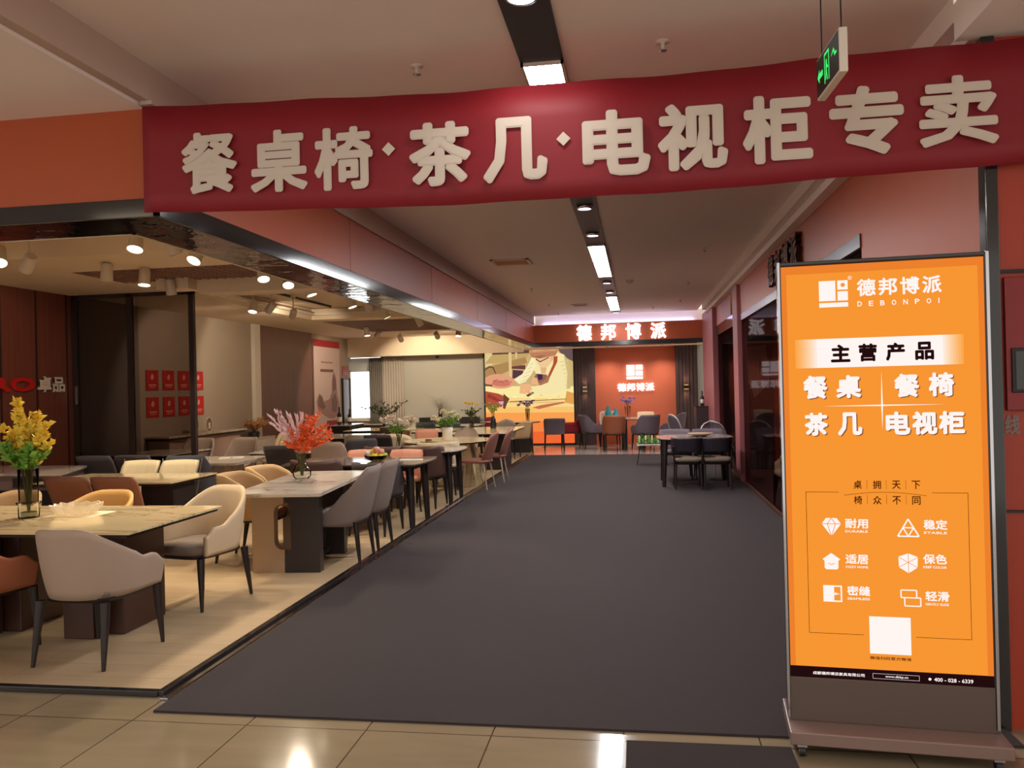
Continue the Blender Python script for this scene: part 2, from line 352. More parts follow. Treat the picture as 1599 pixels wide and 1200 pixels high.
# back window
wn = thing('window_3', '', 'window'); del wn['label']; del wn['category']; wn['kind'] = 'structure'
MB().box(-7.98, -7.02, 21.72, 21.76, 2.12, 2.16).box(-7.98, -7.94, 21.72, 21.76, .78, 2.52).box(-7.06, -7.02, 21.72, 21.76, .78, 2.52).box(-7.98, -7.02, 21.72, 21.76, .78, .83).build('window_frame', M_white, wn)
MB().box(-7.98, -7.02, 21.745, 21.75, .8, 2.5).build('pane', M_glassclear, wn)
MB().box(-8.05, -6.98, 21.62, 21.78, .74, .78).build('window_sill', M_white, wn)
MB().box(-7.98, -7.02, 21.71, 21.72, 2.16, 2.5).build('roller_blind', mat('blind', (220, 222, 228), .8), wn)
SKY = emit('daylight_outside', (245, 250, 255), 3.2)
struct('wall_daylight', MB().box(-9, -6, 22.6, 22.62, 0, 3.2), SKY)

# ---------------------------------------------------------------- ceiling strip, panels and downlights
struct('trim_17', MB().box(-.575, -.345, -3, 19.6, 3.326, 3.341), mat('strip_black', (50, 46, 50), .4))
ords = ['first', 'second', 'third', 'fourth', 'fifth', 'sixth', 'seventh', 'eighth', 'ninth', 'tenth']
def lightpanel(y0, y1, lab):
    t = thing('panel_light', lab, 'light', (-.46, y0, 3.32), 0, 'panel lights in the black ceiling strip')
    MB().box(-.1, .1, .012, y1-y0-.012, -.006, 0).build('diffuser', M_panel, t)
    MB().box(-.115, -.1, 0, y1-y0, -.012, .006).box(.1, .115, 0, y1-y0, -.012, .006).box(-.115, .115, 0, .012, -.012, .006).box(-.115, .115, y1-y0-.012, y1-y0, -.012, .006).build('frame', M_whitefix, t)
lightpanel(4.27, 7.0, 'bright square end of panel light in black ceiling strip above the red banner')
lightpanel(10.0, 12.9, 'long panel light in black ceiling strip beyond the first pair of downlights')
lightpanel(15.9, 18.8, 'panel light in black ceiling strip nearest the far glowing fascia letters')
lightpanel(-2.2, 1.2, 'panel light overhead in the black ceiling strip behind the viewer')
def downlight(y, lab, e=170):
    t = thing('downlight', lab, 'light', (-.46, y, 3.326), 0, 'round downlights in the black ceiling strip')
    MB().lathe([(.075, 0), (.085, -.012), (.07, -.03), (.06, -.03)], cap=False).build('trim_ring', M_chrome, t)
    MB().lathe([(.0, -.022), (.062, -.026), (.062, -.02)], cap=True).build('lens', M_lensC, t)
    L = bpy.data.lights.new('downlight_lamp', 'SPOT'); L.energy = e; L.spot_size = R_(150); L.spot_blend = .7; L.shadow_soft_size = .05; L.color = (1, .93, .9)
    lo = bpy.data.objects.new('lamp', L); COL.objects.link(lo); lo.parent = t; lo.location = (0, 0, -.04)
def mall_light(x, y, e, lab):
    t = thing('panel_light', lab, 'light', (x, y, 3.125), 0, 'mall ceiling panel lights')
    MB().box(-.3, .3, -.6, .6, -.02, 0).build('frame', M_whitefix, t); MB().box(-.27, .27, -.57, .57, -.026, -.02).build('diffuser', emit('mall_panel_%d' % e, (255, 230, 200), e), t)
mall_light(-4.2, 1.2, 4, 'warm ceiling panel light in the mall aisle left of the viewer')
mall_light(-4.2, -1.6, 8, 'warm ceiling panel light in the mall aisle behind the viewer')
downlight(3.5, 'large round downlight cut by the top edge of the view', 18)
for y, w in ((7.81, 'just below the banner edge'), (9.24, 'just before the long panel light'), (13.65, 'after the long panel light'), (15.07, 'before the farthest panel light'), (19.3, 'directly above the far fascia')):
    downlight(y, 'small round downlight in the ceiling strip '+w, 30 if y > 19 else 170)
# added downlights that only brighten the far end and the right shop
def added_down(x, y, z, e, lab):
    t = thing('downlight', lab, 'light', (x, y, z), 0, 'added downlights brightening rear and shop')
    MB().lathe([(.05, 0), (.055, -.01), (.045, -.012)], cap=False).build('trim_ring', M_chrome, t); MB().lathe([(.0, -.004), (.044, -.006)], cap=False).build('lens', M_lensC, t)
    L = bpy.data.lights.new('downlight_lamp', 'SPOT'); L.energy = e; L.spot_size = R_(130); L.spot_blend = .8; L.shadow_soft_size = .05; L.color = (1, .84, .78)
    lo = bpy.data.objects.new('lamp', L); COL.objects.link(lo); lo.parent = t; lo.location = (0, 0, -.03)
added_down(-.75, 21.1, 2.58, 60, 'added rear ceiling downlight brightening the orange wall, left one'); added_down(.65, 21.1, 2.58, 60, 'added rear ceiling downlight brightening the orange wall, right one')
added_down(-1.6, 20.7, 2.56, 30, 'added rear ceiling downlight between picture and orange wall') if 0 else None
# sprinklers and vents
def sprinkler(x, y, lab):
    t = thing('sprinkler', lab, 'sprinkler', (x, y, 3.34), 0, 'ceiling sprinklers')
    MB().lathe([(.035, 0), (.035, -.006), (.012, -.01), (.01, -.04)], seg=12).build('mount', M_whitefix, t)
    MB().lathe([(.004, -.04), (.022, -.046), (.022, -.05), (.004, -.052)], seg=10).build('deflector', M_chrome, t)
for x, y, w in ((-1.13, 4.22, 'left of the bright ceiling panel above the banner'), (.17, 4.18, 'right of the bright ceiling panel above the banner'), (.90, 10.7, 'on the right of the corridor, nearest below the banner'), (.915, 14.2, 'on the right of the corridor, second below the banner'), (.93, 17.2, 'on the right of the corridor, third below the banner'), (.4, 18.6, 'right of the strip close to the far fascia'), (-1.816, 14.27, 'on the left of the corridor, beyond the air vent'), (-1.81, 17.07, 'on the left of the corridor, second beyond the vent'), (-1.82, 19.3, 'on the left of the corridor above the far fascia')):
    sprinkler(x, y, 'small ceiling sprinkler '+w)
t = thing('smoke_detector', 'round smoke detector on the ceiling right of the light strip', 'detector', (-.085, 13.7, 3.34))
MB().lathe([(.065, 0), (.065, -.02), (.04, -.045), (.0, -.05)], seg=20).build('housing', M_whitefix, t)
MB().lathe([(.005, -.05), (.008, -.055), (.0, -.056)], seg=8).build('indicator', M_redflat, t)
def vent(x0, x1, y0, y1, lab):
    t = thing('air_vent', lab, 'vent', (0, 0, 3.34))
    m = MB(); m.box(x0, x1, y0, y0+.04, -.018, 0).box(x0, x1, y1-.04, y1, -.018, 0).box(x0, x0+.04, y0, y1, -.018, 0).box(x1-.04, x1, y0, y1, -.018, 0).build('frame', M_whitefix, t)
    m = MB(); n = int((y1-y0-.08)/.05)
    for i in range(n): m.box(x0+.04, x1-.04, y0+.055+i*.05, y0+.07+i*.05, -.014, -.002)
    m.build('louvre', mat('vent_louvre', (200, 140, 104), .6), t)
vent(-1.95, -1.42, 10.85, 11.35, 'square white air vent in the corridor ceiling left of the strip')
vent(-1.35, -1.0, 17.3, 17.7, 'small air vent in the ceiling near the far fascia')

for i, (x, y, e) in enumerate(ADDED_SHOPLIGHTS): added_down(x, y, 2.9, e, 'added ceiling downlight brightening the right shop, '+ords[i]+' from the front')
# ---------------------------------------------------------------- track spotlights
LAMP_N = [0]
def spot(x, y, z, tx, ty, lab, lit=1, zt=3.2, power=None, size=78, group='track spotlights'):
    t = thing('track_spotlight', lab, 'light', (x, y, zt), 0, group)
    wall = tx < -7 or ty > 21
    if wall: power, size = SPOT_W*(.9 if tx < -7 else 1.4), 92
    d = (Vector((tx, ty, 1.3 if wall else .6)) - Vector((x, y, z))).normalized(); p = Vector((0, 0, z-zt))
    MB().box(-.02, .02, -.06, .06, -.035, 0).build('mount', M_whitefix, t)
    MB().tube([(0, 0, -.03), p - d*.02], .009, 8).build('stem', M_whitefix, t)
    h = MB().tube([p-d*.09, p-d*.08, p+d*.09, p+d*.1], [.046, .056, .062, .062], 18, cap=False)
    h.tube([p-d*.092, p-d*.09], [.001, .046], 18, cap=False)
    hd = h.build('lamp_head', M_whitefix, t)
    MB().tube([p+d*.088, p+d*.093], [.058, .058], 18).build('lens', M_lensW if lit else M_whitefix, hd)
    if lit:
        L = bpy.data.lights.new('spot', 'SPOT'); L.energy = power or SPOT_W; L.spot_size = R_(size); L.spot_blend = .35
        L.shadow_soft_size = .035; L.color = WARM
        lo = bpy.data.objects.new('lamp', L); COL.objects.link(lo); lo.parent = t
        lo.location = p + d*.11; lo.rotation_mode = 'QUATERNION'; lo.rotation_quaternion = d.to_track_quat('-Z', 'Y')
rows = [
 ('beside the mirrored fascia soffit', [(-4.08, 6.16, -3.9, 5.2, 1), (-3.91, 6.39, -3.2, 7.0, 0), (-3.96, 6.9, -4.3, 5.3, 1), (-3.95, 8.18, -3.2, 7.2, 1), (-3.93, 8.78, -3.3, 7.4, 1), (-4.03, 9.62, -3.2, 9.6, 1), (-4.07, 11.2, -3.3, 11.2, 1), (-4.07, 11.96, -3.2, 12.8, 0), (-4.15, 13.06, -3.2, 13.4, 1), (-4.1, 15.0, -3.0, 16, 1)]),
 ('along the store ceiling middle', [(-5.66, 6.5, -4.6, 5.3, 1), (-5.72, 6.93, -7.6, 8, 1), (-5.44, 7.69, -5.6, 7.7, 0), (-5.28, 8.1, -5.2, 7.7, 1), (-5.5, 8.95, -5.5, 9.5, 1), (-5.63, 11.33, -5.6, 10.5, 1), (-5.48, 11.6, -7.6, 12.8, 1), (-5.6, 12.68, -7.6, 16, 1), (-5.88, 17.17, -5.5, 16.9, 1), (-5.92, 18.07, -7.6, 19.2, 1)]),
]
for where, L in rows:
    for i, (x, y, tx, ty, lit) in enumerate(L):
        spot(x, y, 2.9, tx, ty, ('lit' if lit else 'unlit')+' spotlight, '+ords[i]+' from the front in the row '+where, lit)
for i, (x, y, tx, ty) in enumerate([(-5.66, 19.0, -5.6, 21.5), (-4.6, 18.4, -4.6, 21.4), (-3.9, 17.6, -4.0, 17)]):
    spot(x, y, 2.85, tx, ty, 'lit white spotlight under the rear ceiling, '+ords[i]+' from the left', 1)
def rail(x, y0, y1, lab):
    tag(MB().box(x-.018, x+.018, y0, y1, 3.185, 3.22).build('light_track', M_blackmat), lab, 'light track', 'black ceiling light tracks')
rail(-5.68, 6.3, 7.29, 'short black light track in the nearest ceiling coffer'); rail(-5.7, 10.9, 14.6, 'black light track in the long middle ceiling coffer')
rail(-5.8, 15.6, 18.6, 'black light track across the rear dark ceiling grid'); rail(-4.0, 8.3, 9.2, 'short black light track across the front dark ceiling grid')

# ---------------------------------------------------------------- banner
t = thing('red_banner', 'long red cloth banner with large white Chinese characters hung across the corridor entrance', 'banner', (0, 3.875, 0))
def sag(x): return -.055*max(0, 1-((x+.3)/2.1)**2)
nb = 60; V = []; F = []
for i in range(nb+1):
    x = -2.515+4.65*i/nb; yy = .012*math.sin(x*5)+.006*math.sin(x*13)
    for z in (3.107, 2.95, 2.8, 2.65, 2.553): V.append((x, yy, z+sag(x)-(.0 if x < 1 else .012*(x-1))))
for i in range(nb):
    for j in range(4): F.append((i*5+j, i*5+j+1, (i+1)*5+j+1, (i+1)*5+j))
cl = MB().add(V, F, None, True).build('cloth', M_red, t); sm = cl.modifiers.new('solid', 'SOLIDIFY'); sm.thickness = .002; sm.offset = 1
lt = MB()
for ch, x, w in (('餐', -2.138, .305), ('桌', -1.762, .305), ('椅', -1.42, .305), ('茶', -.927, .31), ('几', -.555, .315), ('电', -.071, .32), ('视', .283, .32), ('柜', .664, .31), ('专', 1.052, .32), ('卖', 1.44, .33)):
    zc = 2.855+sag(x)-.004; lt.text(ch, (x-w/2, x+w/2, zc-.16-.05, zc+.155-.05), (0, -.02, 0), (1, 0, 0), (0, 0, 1), (0, -1, 0), bold=.0105 if ch in '餐椅卖桌' else .0135)
for x in (-1.186, -.32):
    zc = 2.835+sag(x); lt.prism([(0, .034), (.034, 0), (0, -.034), (-.034, 0)], (x, -.021, zc), (1, 0, 0), (0, 0, 1), (0, -.001, 0))
lt.build('characters', M_banletter, t)

# ---------------------------------------------------------------- exit sign
t = thing('exit_sign', 'green lit hanging exit sign with running figure, in front of the banner', 'exit sign', (.797, 3.38, 2.85), R_(-88))
MB().box(-.165, .165, -.016, .016, -.085, .085).build('housing', M_white, t, .004)
MB().box(-.157, .157, -.0185, -.0165, -.075, .075).build('face', mat('exit_dark', (12, 34, 14), .4), t)
m = MB(); E_ = emit('exit_green', (70, 220, 110), 1.2); o3 = (0, -.0195, 0); U = (1, 0, 0); Vz = (0, 0, 1)
for P_ in ([(-.035, -.06), (-.035, .06), (.035, .06), (.035, -.06), (.026, -.06), (.026, .05), (-.026, .05), (-.026, -.06)],
           [(-.012, .03), (.002, .03), (.006, .005), (.02, -.002), (.018, -.01), (-.002, -.006), (.004, -.03), (.012, -.055), (.003, -.055), (-.006, -.03), (-.018, -.05), (-.024, -.045), (-.014, -.02), (-.014, .01)],
           [(-.14, 0), (-.11, .03), (-.11, .012), (-.06, .012), (-.06, -.012), (-.11, -.012), (-.11, -.03)],
           [(.06, .01), (.1, .035), (.12, .01), (.14, .01), (.14, .0), (.11, -.002), (.1, .02)]):
    m.poly(P_, o3, U, Vz)
m.build('pictogram', E_, t)
for x in (-.14, .14): MB().tube([(x, 0, .085), (x, 0, .48)], .003, 6).build('rod', M_blackmat, t)

# ---------------------------------------------------------------- lit standing sign
SGX, SGY, SGA = .6336, 3.6789, -.0863
sg = thing('standing_sign', 'tall orange backlit standing sign with white Chinese text on a grey wheeled base', 'sign', (SGX, SGY, 0), SGA)
MB().box(-.012, 0, 0, .12, .13, 2.115).box(.8, .812, 0, .12, .13, 2.115).box(-.012, .812, 0, .12, 2.1, 2.115).build('frame', M_black, sg, .003)
MB().box(0, .8, .02, .115, .13, 2.1).build('cabinet', M_blackmat, sg)
MB().box(-.016, -.006, -.006, .03, .13, 2.115).box(.806, .818, -.006, .03, .13, 2.115).build('edge_strip', M_chrome, sg)
EO = emit('sign_orange', (247, 150, 50), 1.0); EO2 = emit('sign_orange_deep', (236, 128, 44), 1.0)
EW = emit('sign_white', (255, 240, 236), 1.05); EB = emit('sign_brown', (110, 40, 10), .5); ED = emit('sign_black', (34, 12, 14), 1)
Z3 = (0, 0, 1); X3 = (1, 0, 0); N3 = (0, -1, 0)
fc = MB(); fc.box(.0, .8, .004, .018, .353, 2.095, EO)
fc.box(0, .8, .002, .018, .305, .353, ED)
fc.box(.0, .8, .003, .018, 2.06, 2.095, EO2).box(.0, .022, .003, .018, .353, 2.095, EO2).box(.778, .8, .003, .018, .353, 2.095, EO2)
def sq(a0, a1, b0, b1, m_, y=.0): fc.add([(a0, y, b0), (a1, y, b0), (a1, y, b1), (a0, y, b1)], [(0, 1, 2, 3)], m_)
def ptx(st, a0, a1, b0, b1, m_, bold=.0, y=0): fc.text(st, (a0, a1, b0, b1), (0, y, 0), X3, Z3, N3, m_, bold)
def pl(pts, m_, y=-.001): fc.poly(pts, (0, y, 0), X3, Z3, m_)
# logo block
sq(.155, .222, 1.938, 2.025, EW); sq(.155, .272, 1.911, 1.93, EW); sq(.230, .272, 1.938, 1.978, EW)
rn = [(.252+.009*math.cos(a), 2.005+.009*math.sin(a)) for a in [i*math.pi/8 for i in range(16)]]
sq(.230, .272, 1.985, 2.025, EW); pl(rn, EO)
pl([(.281+.008*math.cos(a), 2.034+.008*math.sin(a)) for a in [i*math.pi/8 for i in range(16)]], EW); pl([(.281+.006*math.cos(a), 2.034+.006*math.sin(a)) for a in [i*math.pi/8 for i in range(16)]], EO, -.0014)
ptx('R', .278, .284, 2.030, 2.038, EW, y=-.001)
for i, ch in enumerate('德邦博派'): ptx(ch, .308+i*.0855, .308+i*.0855+.075, 1.952, 2.026, EW, .0022)
for i, ch in enumerate('DEBONPOI'):
    a = .309+i*.0452; ptx(ch, a, a+(.018 if ch != 'I' else .004), 1.909, 1.931, EW, .0005)
# white band with soft ends (steps of paler orange print)
sq(.14, .64, 1.65, 1.775, EW)
for i in range(8):
    k = (i+.5)/8; cc = tuple(int(a*(1-k)+b*k) for a, b in zip((252, 165, 70), (255, 238, 225))); mm = emit('sign_fade_%d' % i, cc, 1.0)
    sq(.052+i*.011, .063+i*.011, 1.65, 1.775, mm); sq(.717-i*.0097, .7073-i*.0097, 1.65, 1.775, mm)
for ch, a0, a1 in (('主', .196, .276), ('营', .308, .382), ('产', .416, .492), ('品', .53, .604)): ptx(ch, a0, a1, 1.672, 1.749, ED, .0035, y=-.001)
# four product words with a dark offset edge
SH = emit('sign_word_shadow', (150, 90, 60), .8)
for st, a0, a1, b0, b1 in (('餐', .08, .18, 1.516, 1.617), ('桌', .214, .315, 1.517, 1.616), ('餐', .445, .544, 1.516, 1.616), ('椅', .579, .677, 1.517, 1.618),
                           ('茶', .082, .178, 1.356, 1.456), ('几', .217, .316, 1.355, 1.456), ('电', .408, .505, 1.357, 1.456), ('视', .511, .609, 1.357, 1.456), ('柜', .614, .714, 1.358, 1.456)):
    ptx(st, a0+.005, a1+.005, b0-.004, b1-.004, SH, .0045); ptx(st, a0, a1, b0, b1, EW, .0045, y=-.003)
pl([(.16, 1.484), (.396, 1.4865), (.643, 1.484), (.396, 1.4805)], EW); pl([(.397, 1.63), (.4, 1.484), (.396, 1.38), (.393, 1.484)], EW)
# slogan
for i, ch in enumerate('桌拥天下'): ptx(ch, .275+i*.0765, .308+i*.0765, 1.127, 1.163, EB, .0006)
for i, ch in enumerate('椅众不同'): ptx(ch, .275+i*.0765, .308+i*.0765, 1.061, 1.097, EB, .0006)
for i in range(3):
    for z0 in (1.125, 1.062): sq(.328+i*.0765, .3292+i*.0765, z0, z0+.04, EB, -.0012)
arc = [(.236+.325*i/16, 1.1+.014*math.sin(math.pi*i/16)) for i in range(17)]
pl(arc+[(a, b-.0018) for a, b in arc[::-1]], EB)
for a0, a1, b0, b1 in ((.08, .215, 1.111, 1.113), (.583, .72, 1.111, 1.113), (.08, .082, .5, 1.113), (.718, .72, .5, 1.113), (.08, .302, .5, .502), (.507, .72, .5, .502)): sq(a0, a1, b0, b1, EB, -.0012)
# six icons and captions
def ln(p, q, w, m_, y=-.001):
    d = Vector((q[0]-p[0], q[1]-p[1])).normalized(); n_ = (-d.y*w/2, d.x*w/2)
    pl([(p[0]+n_[0], p[1]+n_[1]), (q[0]+n_[0], q[1]+n_[1]), (q[0]-n_[0], q[1]-n_[1]), (p[0]-n_[0], p[1]-n_[1])], m_, y)
pl([(.142, .975), (.16, 1.0), (.203, 1.0), (.221, .975), (.181, .921)], EW)
for p, q in (((.142, .975), (.221, .975)), ((.165, .975), (.181, .921)), ((.198, .975), (.181, .921)), ((.165, .975), (.181, 1.0)), ((.198, .975), (.181, 1.0))): ln(p, q, .003, EO, -.0015)
T3_ = [(.487, 1.0), (.445, .927), (.528, .927)]
for i in range(3): ln(T3_[i], T3_[(i+1) % 3], .006, EW)
Mm = [((T3_[i][0]+T3_[(i+1) % 3][0])/2, (T3_[i][1]+T3_[(i+1) % 3][1])/2) for i in range(3)]
for i in range(3): ln(Mm[i], Mm[(i+1) % 3], .005, EW)
pl([(.142, .822), (.178, .849), (.214, .822), (.206, .815), (.206, .785), (.2, .778), (.156, .778), (.15, .785), (.15, .815)], EW)
ln((.165, .805), (.178, .798), .003, EO, -.0015); ln((.178, .798), (.191, .805), .003, EO, -.0015)
pl([(.445, .84), (.484, .855), (.521, .84), (.519, .795), (.484, .771), (.447, .795)], EW)
for p, q in (((.484, .855), (.484, .771)), ((.446, .838), (.52, .795)), ((.52, .838), (.446, .795))): ln(p, q, .0025, EO, -.0015)
sq(.142, .218, .638, .709, EW, -.001); sq(.186, .212, .644, .703, EO, -.0015); pl([(.183, .673), (.195, .68), (.195, .675), (.206, .675), (.206, .671), (.195, .671), (.195, .666)], EW, -.002)
for a0, a1, b0, b1 in ((.452, .513, .667, .699), (.466, .528, .632, .667)):
    for p, q in (((a0, b0), (a1, b0)), ((a1, b0), (a1, b1)), ((a1, b1), (a0, b1)), ((a0, b1), (a0, b0))): ln(p, q, .005, EW)
for ch, en, a, z in (('耐用', 'DURABLE', .237, .957), ('稳定', 'STABLE', .546, .957), ('适居', 'COZY HOME', .235, .804), ('保色', 'KEEP COLOR', .541, .812), ('密缝', 'SEAMLESS', .239, .668), ('轻滑', 'GENTLY SLIDE', .546, .656)):
    ptx(ch, a, a+.092, z, z+.042, EW, .0012); ptx(en, a, a+.09, z-.018, z-.008, EW, .0003)
sq(.324, .487, .423, .582, EW, -.001)
ptx('微信扫码官方微信', .323, .486, .398, .412, EB, .0003)
ptx('成都德邦博派家具有限公司', .091, .3, .32, .334, EW, .0003, y=0); ptx('www.dbbp.cn', .382, .472, .321, .333, EW, .0003, y=0)
for p, q in (((.333, .317), (.515, .317)), ((.333, .338), (.515, .338)), ((.333, .317), (.333, .338)), ((.515, .317), (.515, .338))): ln(p, q, .001, EW)
pl([(.556+.006*math.cos(a), .327+.006*math.sin(a)) for a in [i*math.pi/6 for i in range(12)]], EW)
ptx('400 - 028 - 6339', .572, .721, .319, .335, EW, .0004, y=0)
fc.build('printed_face', None, sg)
MB().box(-.006, .812, .0, .12, .115, .305).build('lower_panel', mat('sign_grey', (92, 76, 68), .45), sg, .003)
MB().box(-.02, .83, -.13, .25, .06, .115).build('base', mat('sign_base', (130, 106, 98), .35), sg, .006)
for x in (.03, .78):
    for y in (-.09, .2):
        w = MB().box(x-.02, x+.02, y-.02, y+.02, .045, .056).build('caster', M_chrome, sg)
        MB().tube([(x-.012, y, .024), (x+.012, y, .024)], .024, 16).build('wheel', M_blackmat, w)

# grey characters and screen on the orange front wall at right
tag(MB().text('线', (1.635, 1.70, 1.33, 1.42), (0, 3.948, 0), X3, Z3, N3, None, .003).build('wall_lettering', mat('grey_letter', (130, 112, 104), .5)), 'grey Chinese character on the dark orange wall right of the sign', 'lettering')
t = thing('wall_screen', 'black wall screen at the right edge beside the lit sign', 'screen', (1.72, 3.945, 1.52)); MB().box(-.06, .5, -.03, 0, 0, .2).build('bezel', M_blackmat, t, .004); MB().box(-.045, .485, -.032, -.03, .015, .185).build('display', M_black, t)
tag(MB().box(1.64, 2.6, 3.925, 3.948, 1.44, 2.04).build('red_board', mat('red_board', (140, 22, 24), .4), None, .003), 'red board on the orange wall at the right edge', 'board')

# ---------------------------------------------------------------- far letters, logo, sconces, light box
def letters(st, cx, w, z0, z1, y, lab, m_, bold=.014, sp=None, depth=.04, name='illuminated_letter'):
    for ch, x, wh in zip(st, cx, ('leftmost', 'second from left', 'third from left', 'rightmost')):
        lab = 'white glowing Chinese character %s, '+wh+' on the far orange fascia'
        tag(MB().text(ch, (x-w/2, x+w/2, z0, z1), (0, y, 0), X3, Z3, N3, None, bold, depth).build(name, m_), lab % ch, 'letter', 'glowing letters on the far fascia')
letters('德邦博派', (-1.25, -.66, -.06, .534), .37, 2.68, 3.07, 19.79, '', M_led, .012)
t = thing('illuminated_logo', 'glowing white company logo and name on the far orange wall', 'logo', (0, 21.66, 0))
MB().box(-.27, -.06, -.05, 0, 1.82, 2.1).box(-.27, .15, -.05, 0, 1.73, 1.79).box(-.03, .15, -.05, 0, 1.82, 1.94).box(-.03, .15, -.05, 0, 1.97, 2.1).build('emblem', M_led, t)
m = MB()
for i, ch in enumerate('德邦博派'): m.text(ch, (-.52+i*.245, -.29+i*.245, 1.41, 1.62), (0, 0, 0), X3, Z3, N3, None, .005, .03)
m.build('characters', M_led, t)
def sconce(x, lab):
    t = thing('wall_sconce', lab, 'light', (x, 21.48, 1.49), 0, 'up and down wall sconces')
    MB().box(-.07, .07, -.09, 0, -.05, .05).build('housing', M_black, t, .005)
    for s2 in (1, -1):
        MB().box(-.055, .055, -.08, -.01, s2*.051-.002, s2*.051+.002).build('lens', emit('sconce_lens', (255, 190, 120), 5), t)
        L = bpy.data.lights.new('sconce', 'SPOT'); L.energy = 7; L.spot_size = R_(100); L.spot_blend = .8; L.color = (1, .6, .38); L.shadow_soft_size = .03
        lo = bpy.data.objects.new('lamp', L); COL.objects.link(lo); lo.parent = t; lo.location = (0, -.06, s2*.06); lo.rotation_euler.x = 0 if s2 < 0 else math.pi
sconce(-1.37, 'black up and down wall sconce on the slat panel left of the orange wall'); sconce(1.26, 'black up and down wall sconce on the slat panel right of the orange wall')
# picture light box
px0, px1, pz0, pz1 = -4.08, -1.68, .06, 2.62
lb = thing('picture_light_box', 'large backlit picture of a craftsman in beret and apron cutting leather at a workbench', 'light box', (px0, 21.62, pz0))
pw, ph = px1-px0, pz1-pz0
MB().box(-.045, 0, -.03, .08, -.06, ph+.04).box(pw, pw+.045, -.03, .08, -.06, ph+.04).box(-.045, pw+.045, -.03, .08, -.06, 0).box(-.045, pw+.045, -.03, .08, ph, ph+.04).build('frame', M_blackmat, lb)
pc = MB()
# coordinates from the photo crop 740..910 x 520..720 scaled by 6
def pp(pts, c_, k, s=1.0):
    P_ = [((x-118)/(945-118)*pw, (1-(y-175)/(1020-175))*ph) for x, y in pts]
    P_ = [(min(max(a, 0), pw), min(max(b, 0), ph)) for a, b in P_]
    pc.poly(P_, (0, -.002-.0012*k, 0), X3, Z3, emit('picture_%d_%d_%d' % c_, c_, s))
def ell(cx, cy, rx, ry, c_, k, rot=0, n=18):
    pp([(cx+rx*math.cos(a)*math.cos(rot)-ry*math.sin(a)*math.sin(rot), cy+rx*math.cos(a)*math.sin(rot)+ry*math.sin(a)*math.cos(rot)) for a in [2*math.pi*i/n for i in range(n)]], c_, k)
pp([(118, 175), (945, 175), (945, 1020), (118, 1020)], (206, 176, 118), 0)
pp([(118, 175), (190, 175), (190, 310), (118, 330)], (226, 200, 140), 1); pp([(190, 180), (540, 185), (540, 215), (190, 220)], (96, 66, 62), 1)
pp([(190, 220), (540, 215), (500, 290), (118, 300)], (196, 164, 104), 2); pp([(118, 335), (500, 250), (520, 300), (240, 410), (118, 420)], (176, 136, 84), 3)
pp([(345, 160), (372, 160), (372, 430), (345, 430)], (228, 196, 140), 4); pp([(408, 170), (426, 170), (426, 260), (408, 260)], (222, 192, 138), 4)
pp([(372, 330), (500, 320), (500, 360), (372, 350)], (110, 66, 60), 4); pp([(380, 360), (480, 370), (470, 430), (375, 440)], (88, 58, 66), 4)
pp([(118, 345), (160, 320), (200, 330), (225, 390), (215, 392), (190, 340), (160, 335), (118, 360)], (110, 76, 60), 4)
pp([(800, 170), (945, 170), (945, 300), (850, 250)], (104, 84, 82), 4)
pp([(118, 500), (945, 520), (945, 720), (118, 720)], (250, 232, 160), 5); pp([(118, 600), (945, 625), (945, 700), (118, 690)], (250, 214, 140), 6)
pp([(118, 690), (945, 700), (945, 760), (118, 750)], (250, 196, 110), 6); pp([(118, 740), (945, 750), (945, 830), (118, 820)], (250, 160, 80), 7)
pp([(118, 815), (945, 825), (945, 920), (118, 920)], (248, 134, 66), 7); pp([(118, 915), (945, 915), (945, 1020), (118, 1020)], (240, 104, 52), 7)
ell(255, 460, 145, 66, (228, 160, 124), 8, .08); ell(270, 480, 90, 26, (206, 122, 100), 9, .05); pp([(118, 480), (190, 490), (180, 505), (118, 500)], (120, 84, 60), 9)
pp([(118, 545), (240, 570), (340, 610), (300, 640), (270, 690), (118, 690)], (176, 80, 60), 9); pp([(290, 570), (345, 620), (320, 660), (300, 710), (280, 700), (285, 640)], (110, 70, 44), 10); pp([(240, 640), (290, 640), (280, 670), (245, 665)], (214, 170, 210), 11)
# craftsman: shirt, arms, apron strap, face, beret
pp([(800, 215), (860, 235), (905, 290), (925, 400), (915, 540), (840, 560), (740, 590), (560, 570), (550, 520), (640, 500), (700, 470), (600, 400), (560, 330), (560, 260), (600, 240), (640, 300), (760, 280)], (246, 228, 170), 12)
pp([(570, 240), (600, 330), (560, 400), (500, 470), (440, 490), (390, 445), (470, 400), (520, 330)], (250, 236, 184), 13)
pp([(860, 240), (905, 290), (925, 400), (915, 540), (880, 540), (890, 400)], (206, 184, 122), 13)
pp([(600, 400), (700, 410), (715, 470), (640, 500), (580, 440)], (150, 100, 80), 14); pp([(610, 405), (660, 405), (660, 450), (620, 460)], (70, 40, 80), 15)
pp([(770, 250), (805, 250), (800, 300), (730, 430), (700, 440), (760, 320)], (176, 84, 50), 16); pp([(700, 430), (730, 430), (710, 480), (640, 505), (610, 500), (680, 460)], (170, 120, 84), 16)
pp([(600, 260), (760, 240), (750, 300), (700, 350), (640, 345), (610, 300)], (240, 200, 150), 17); pp([(600, 262), (640, 290), (720, 255), (724, 262), (640, 300), (600, 275)], (90, 50, 40), 18)
ell(672, 205, 135, 52, (206, 144, 104), 19); pp([(540, 215), (800, 205), (790, 240), (640, 268), (560, 250)], (190, 126, 92), 20)
pp([(450, 490), (540, 490), (560, 540), (500, 580), (440, 570)], (240, 180, 130), 21); pp([(570, 430), (610, 440), (620, 500), (550, 490)], (236, 178, 130), 21)
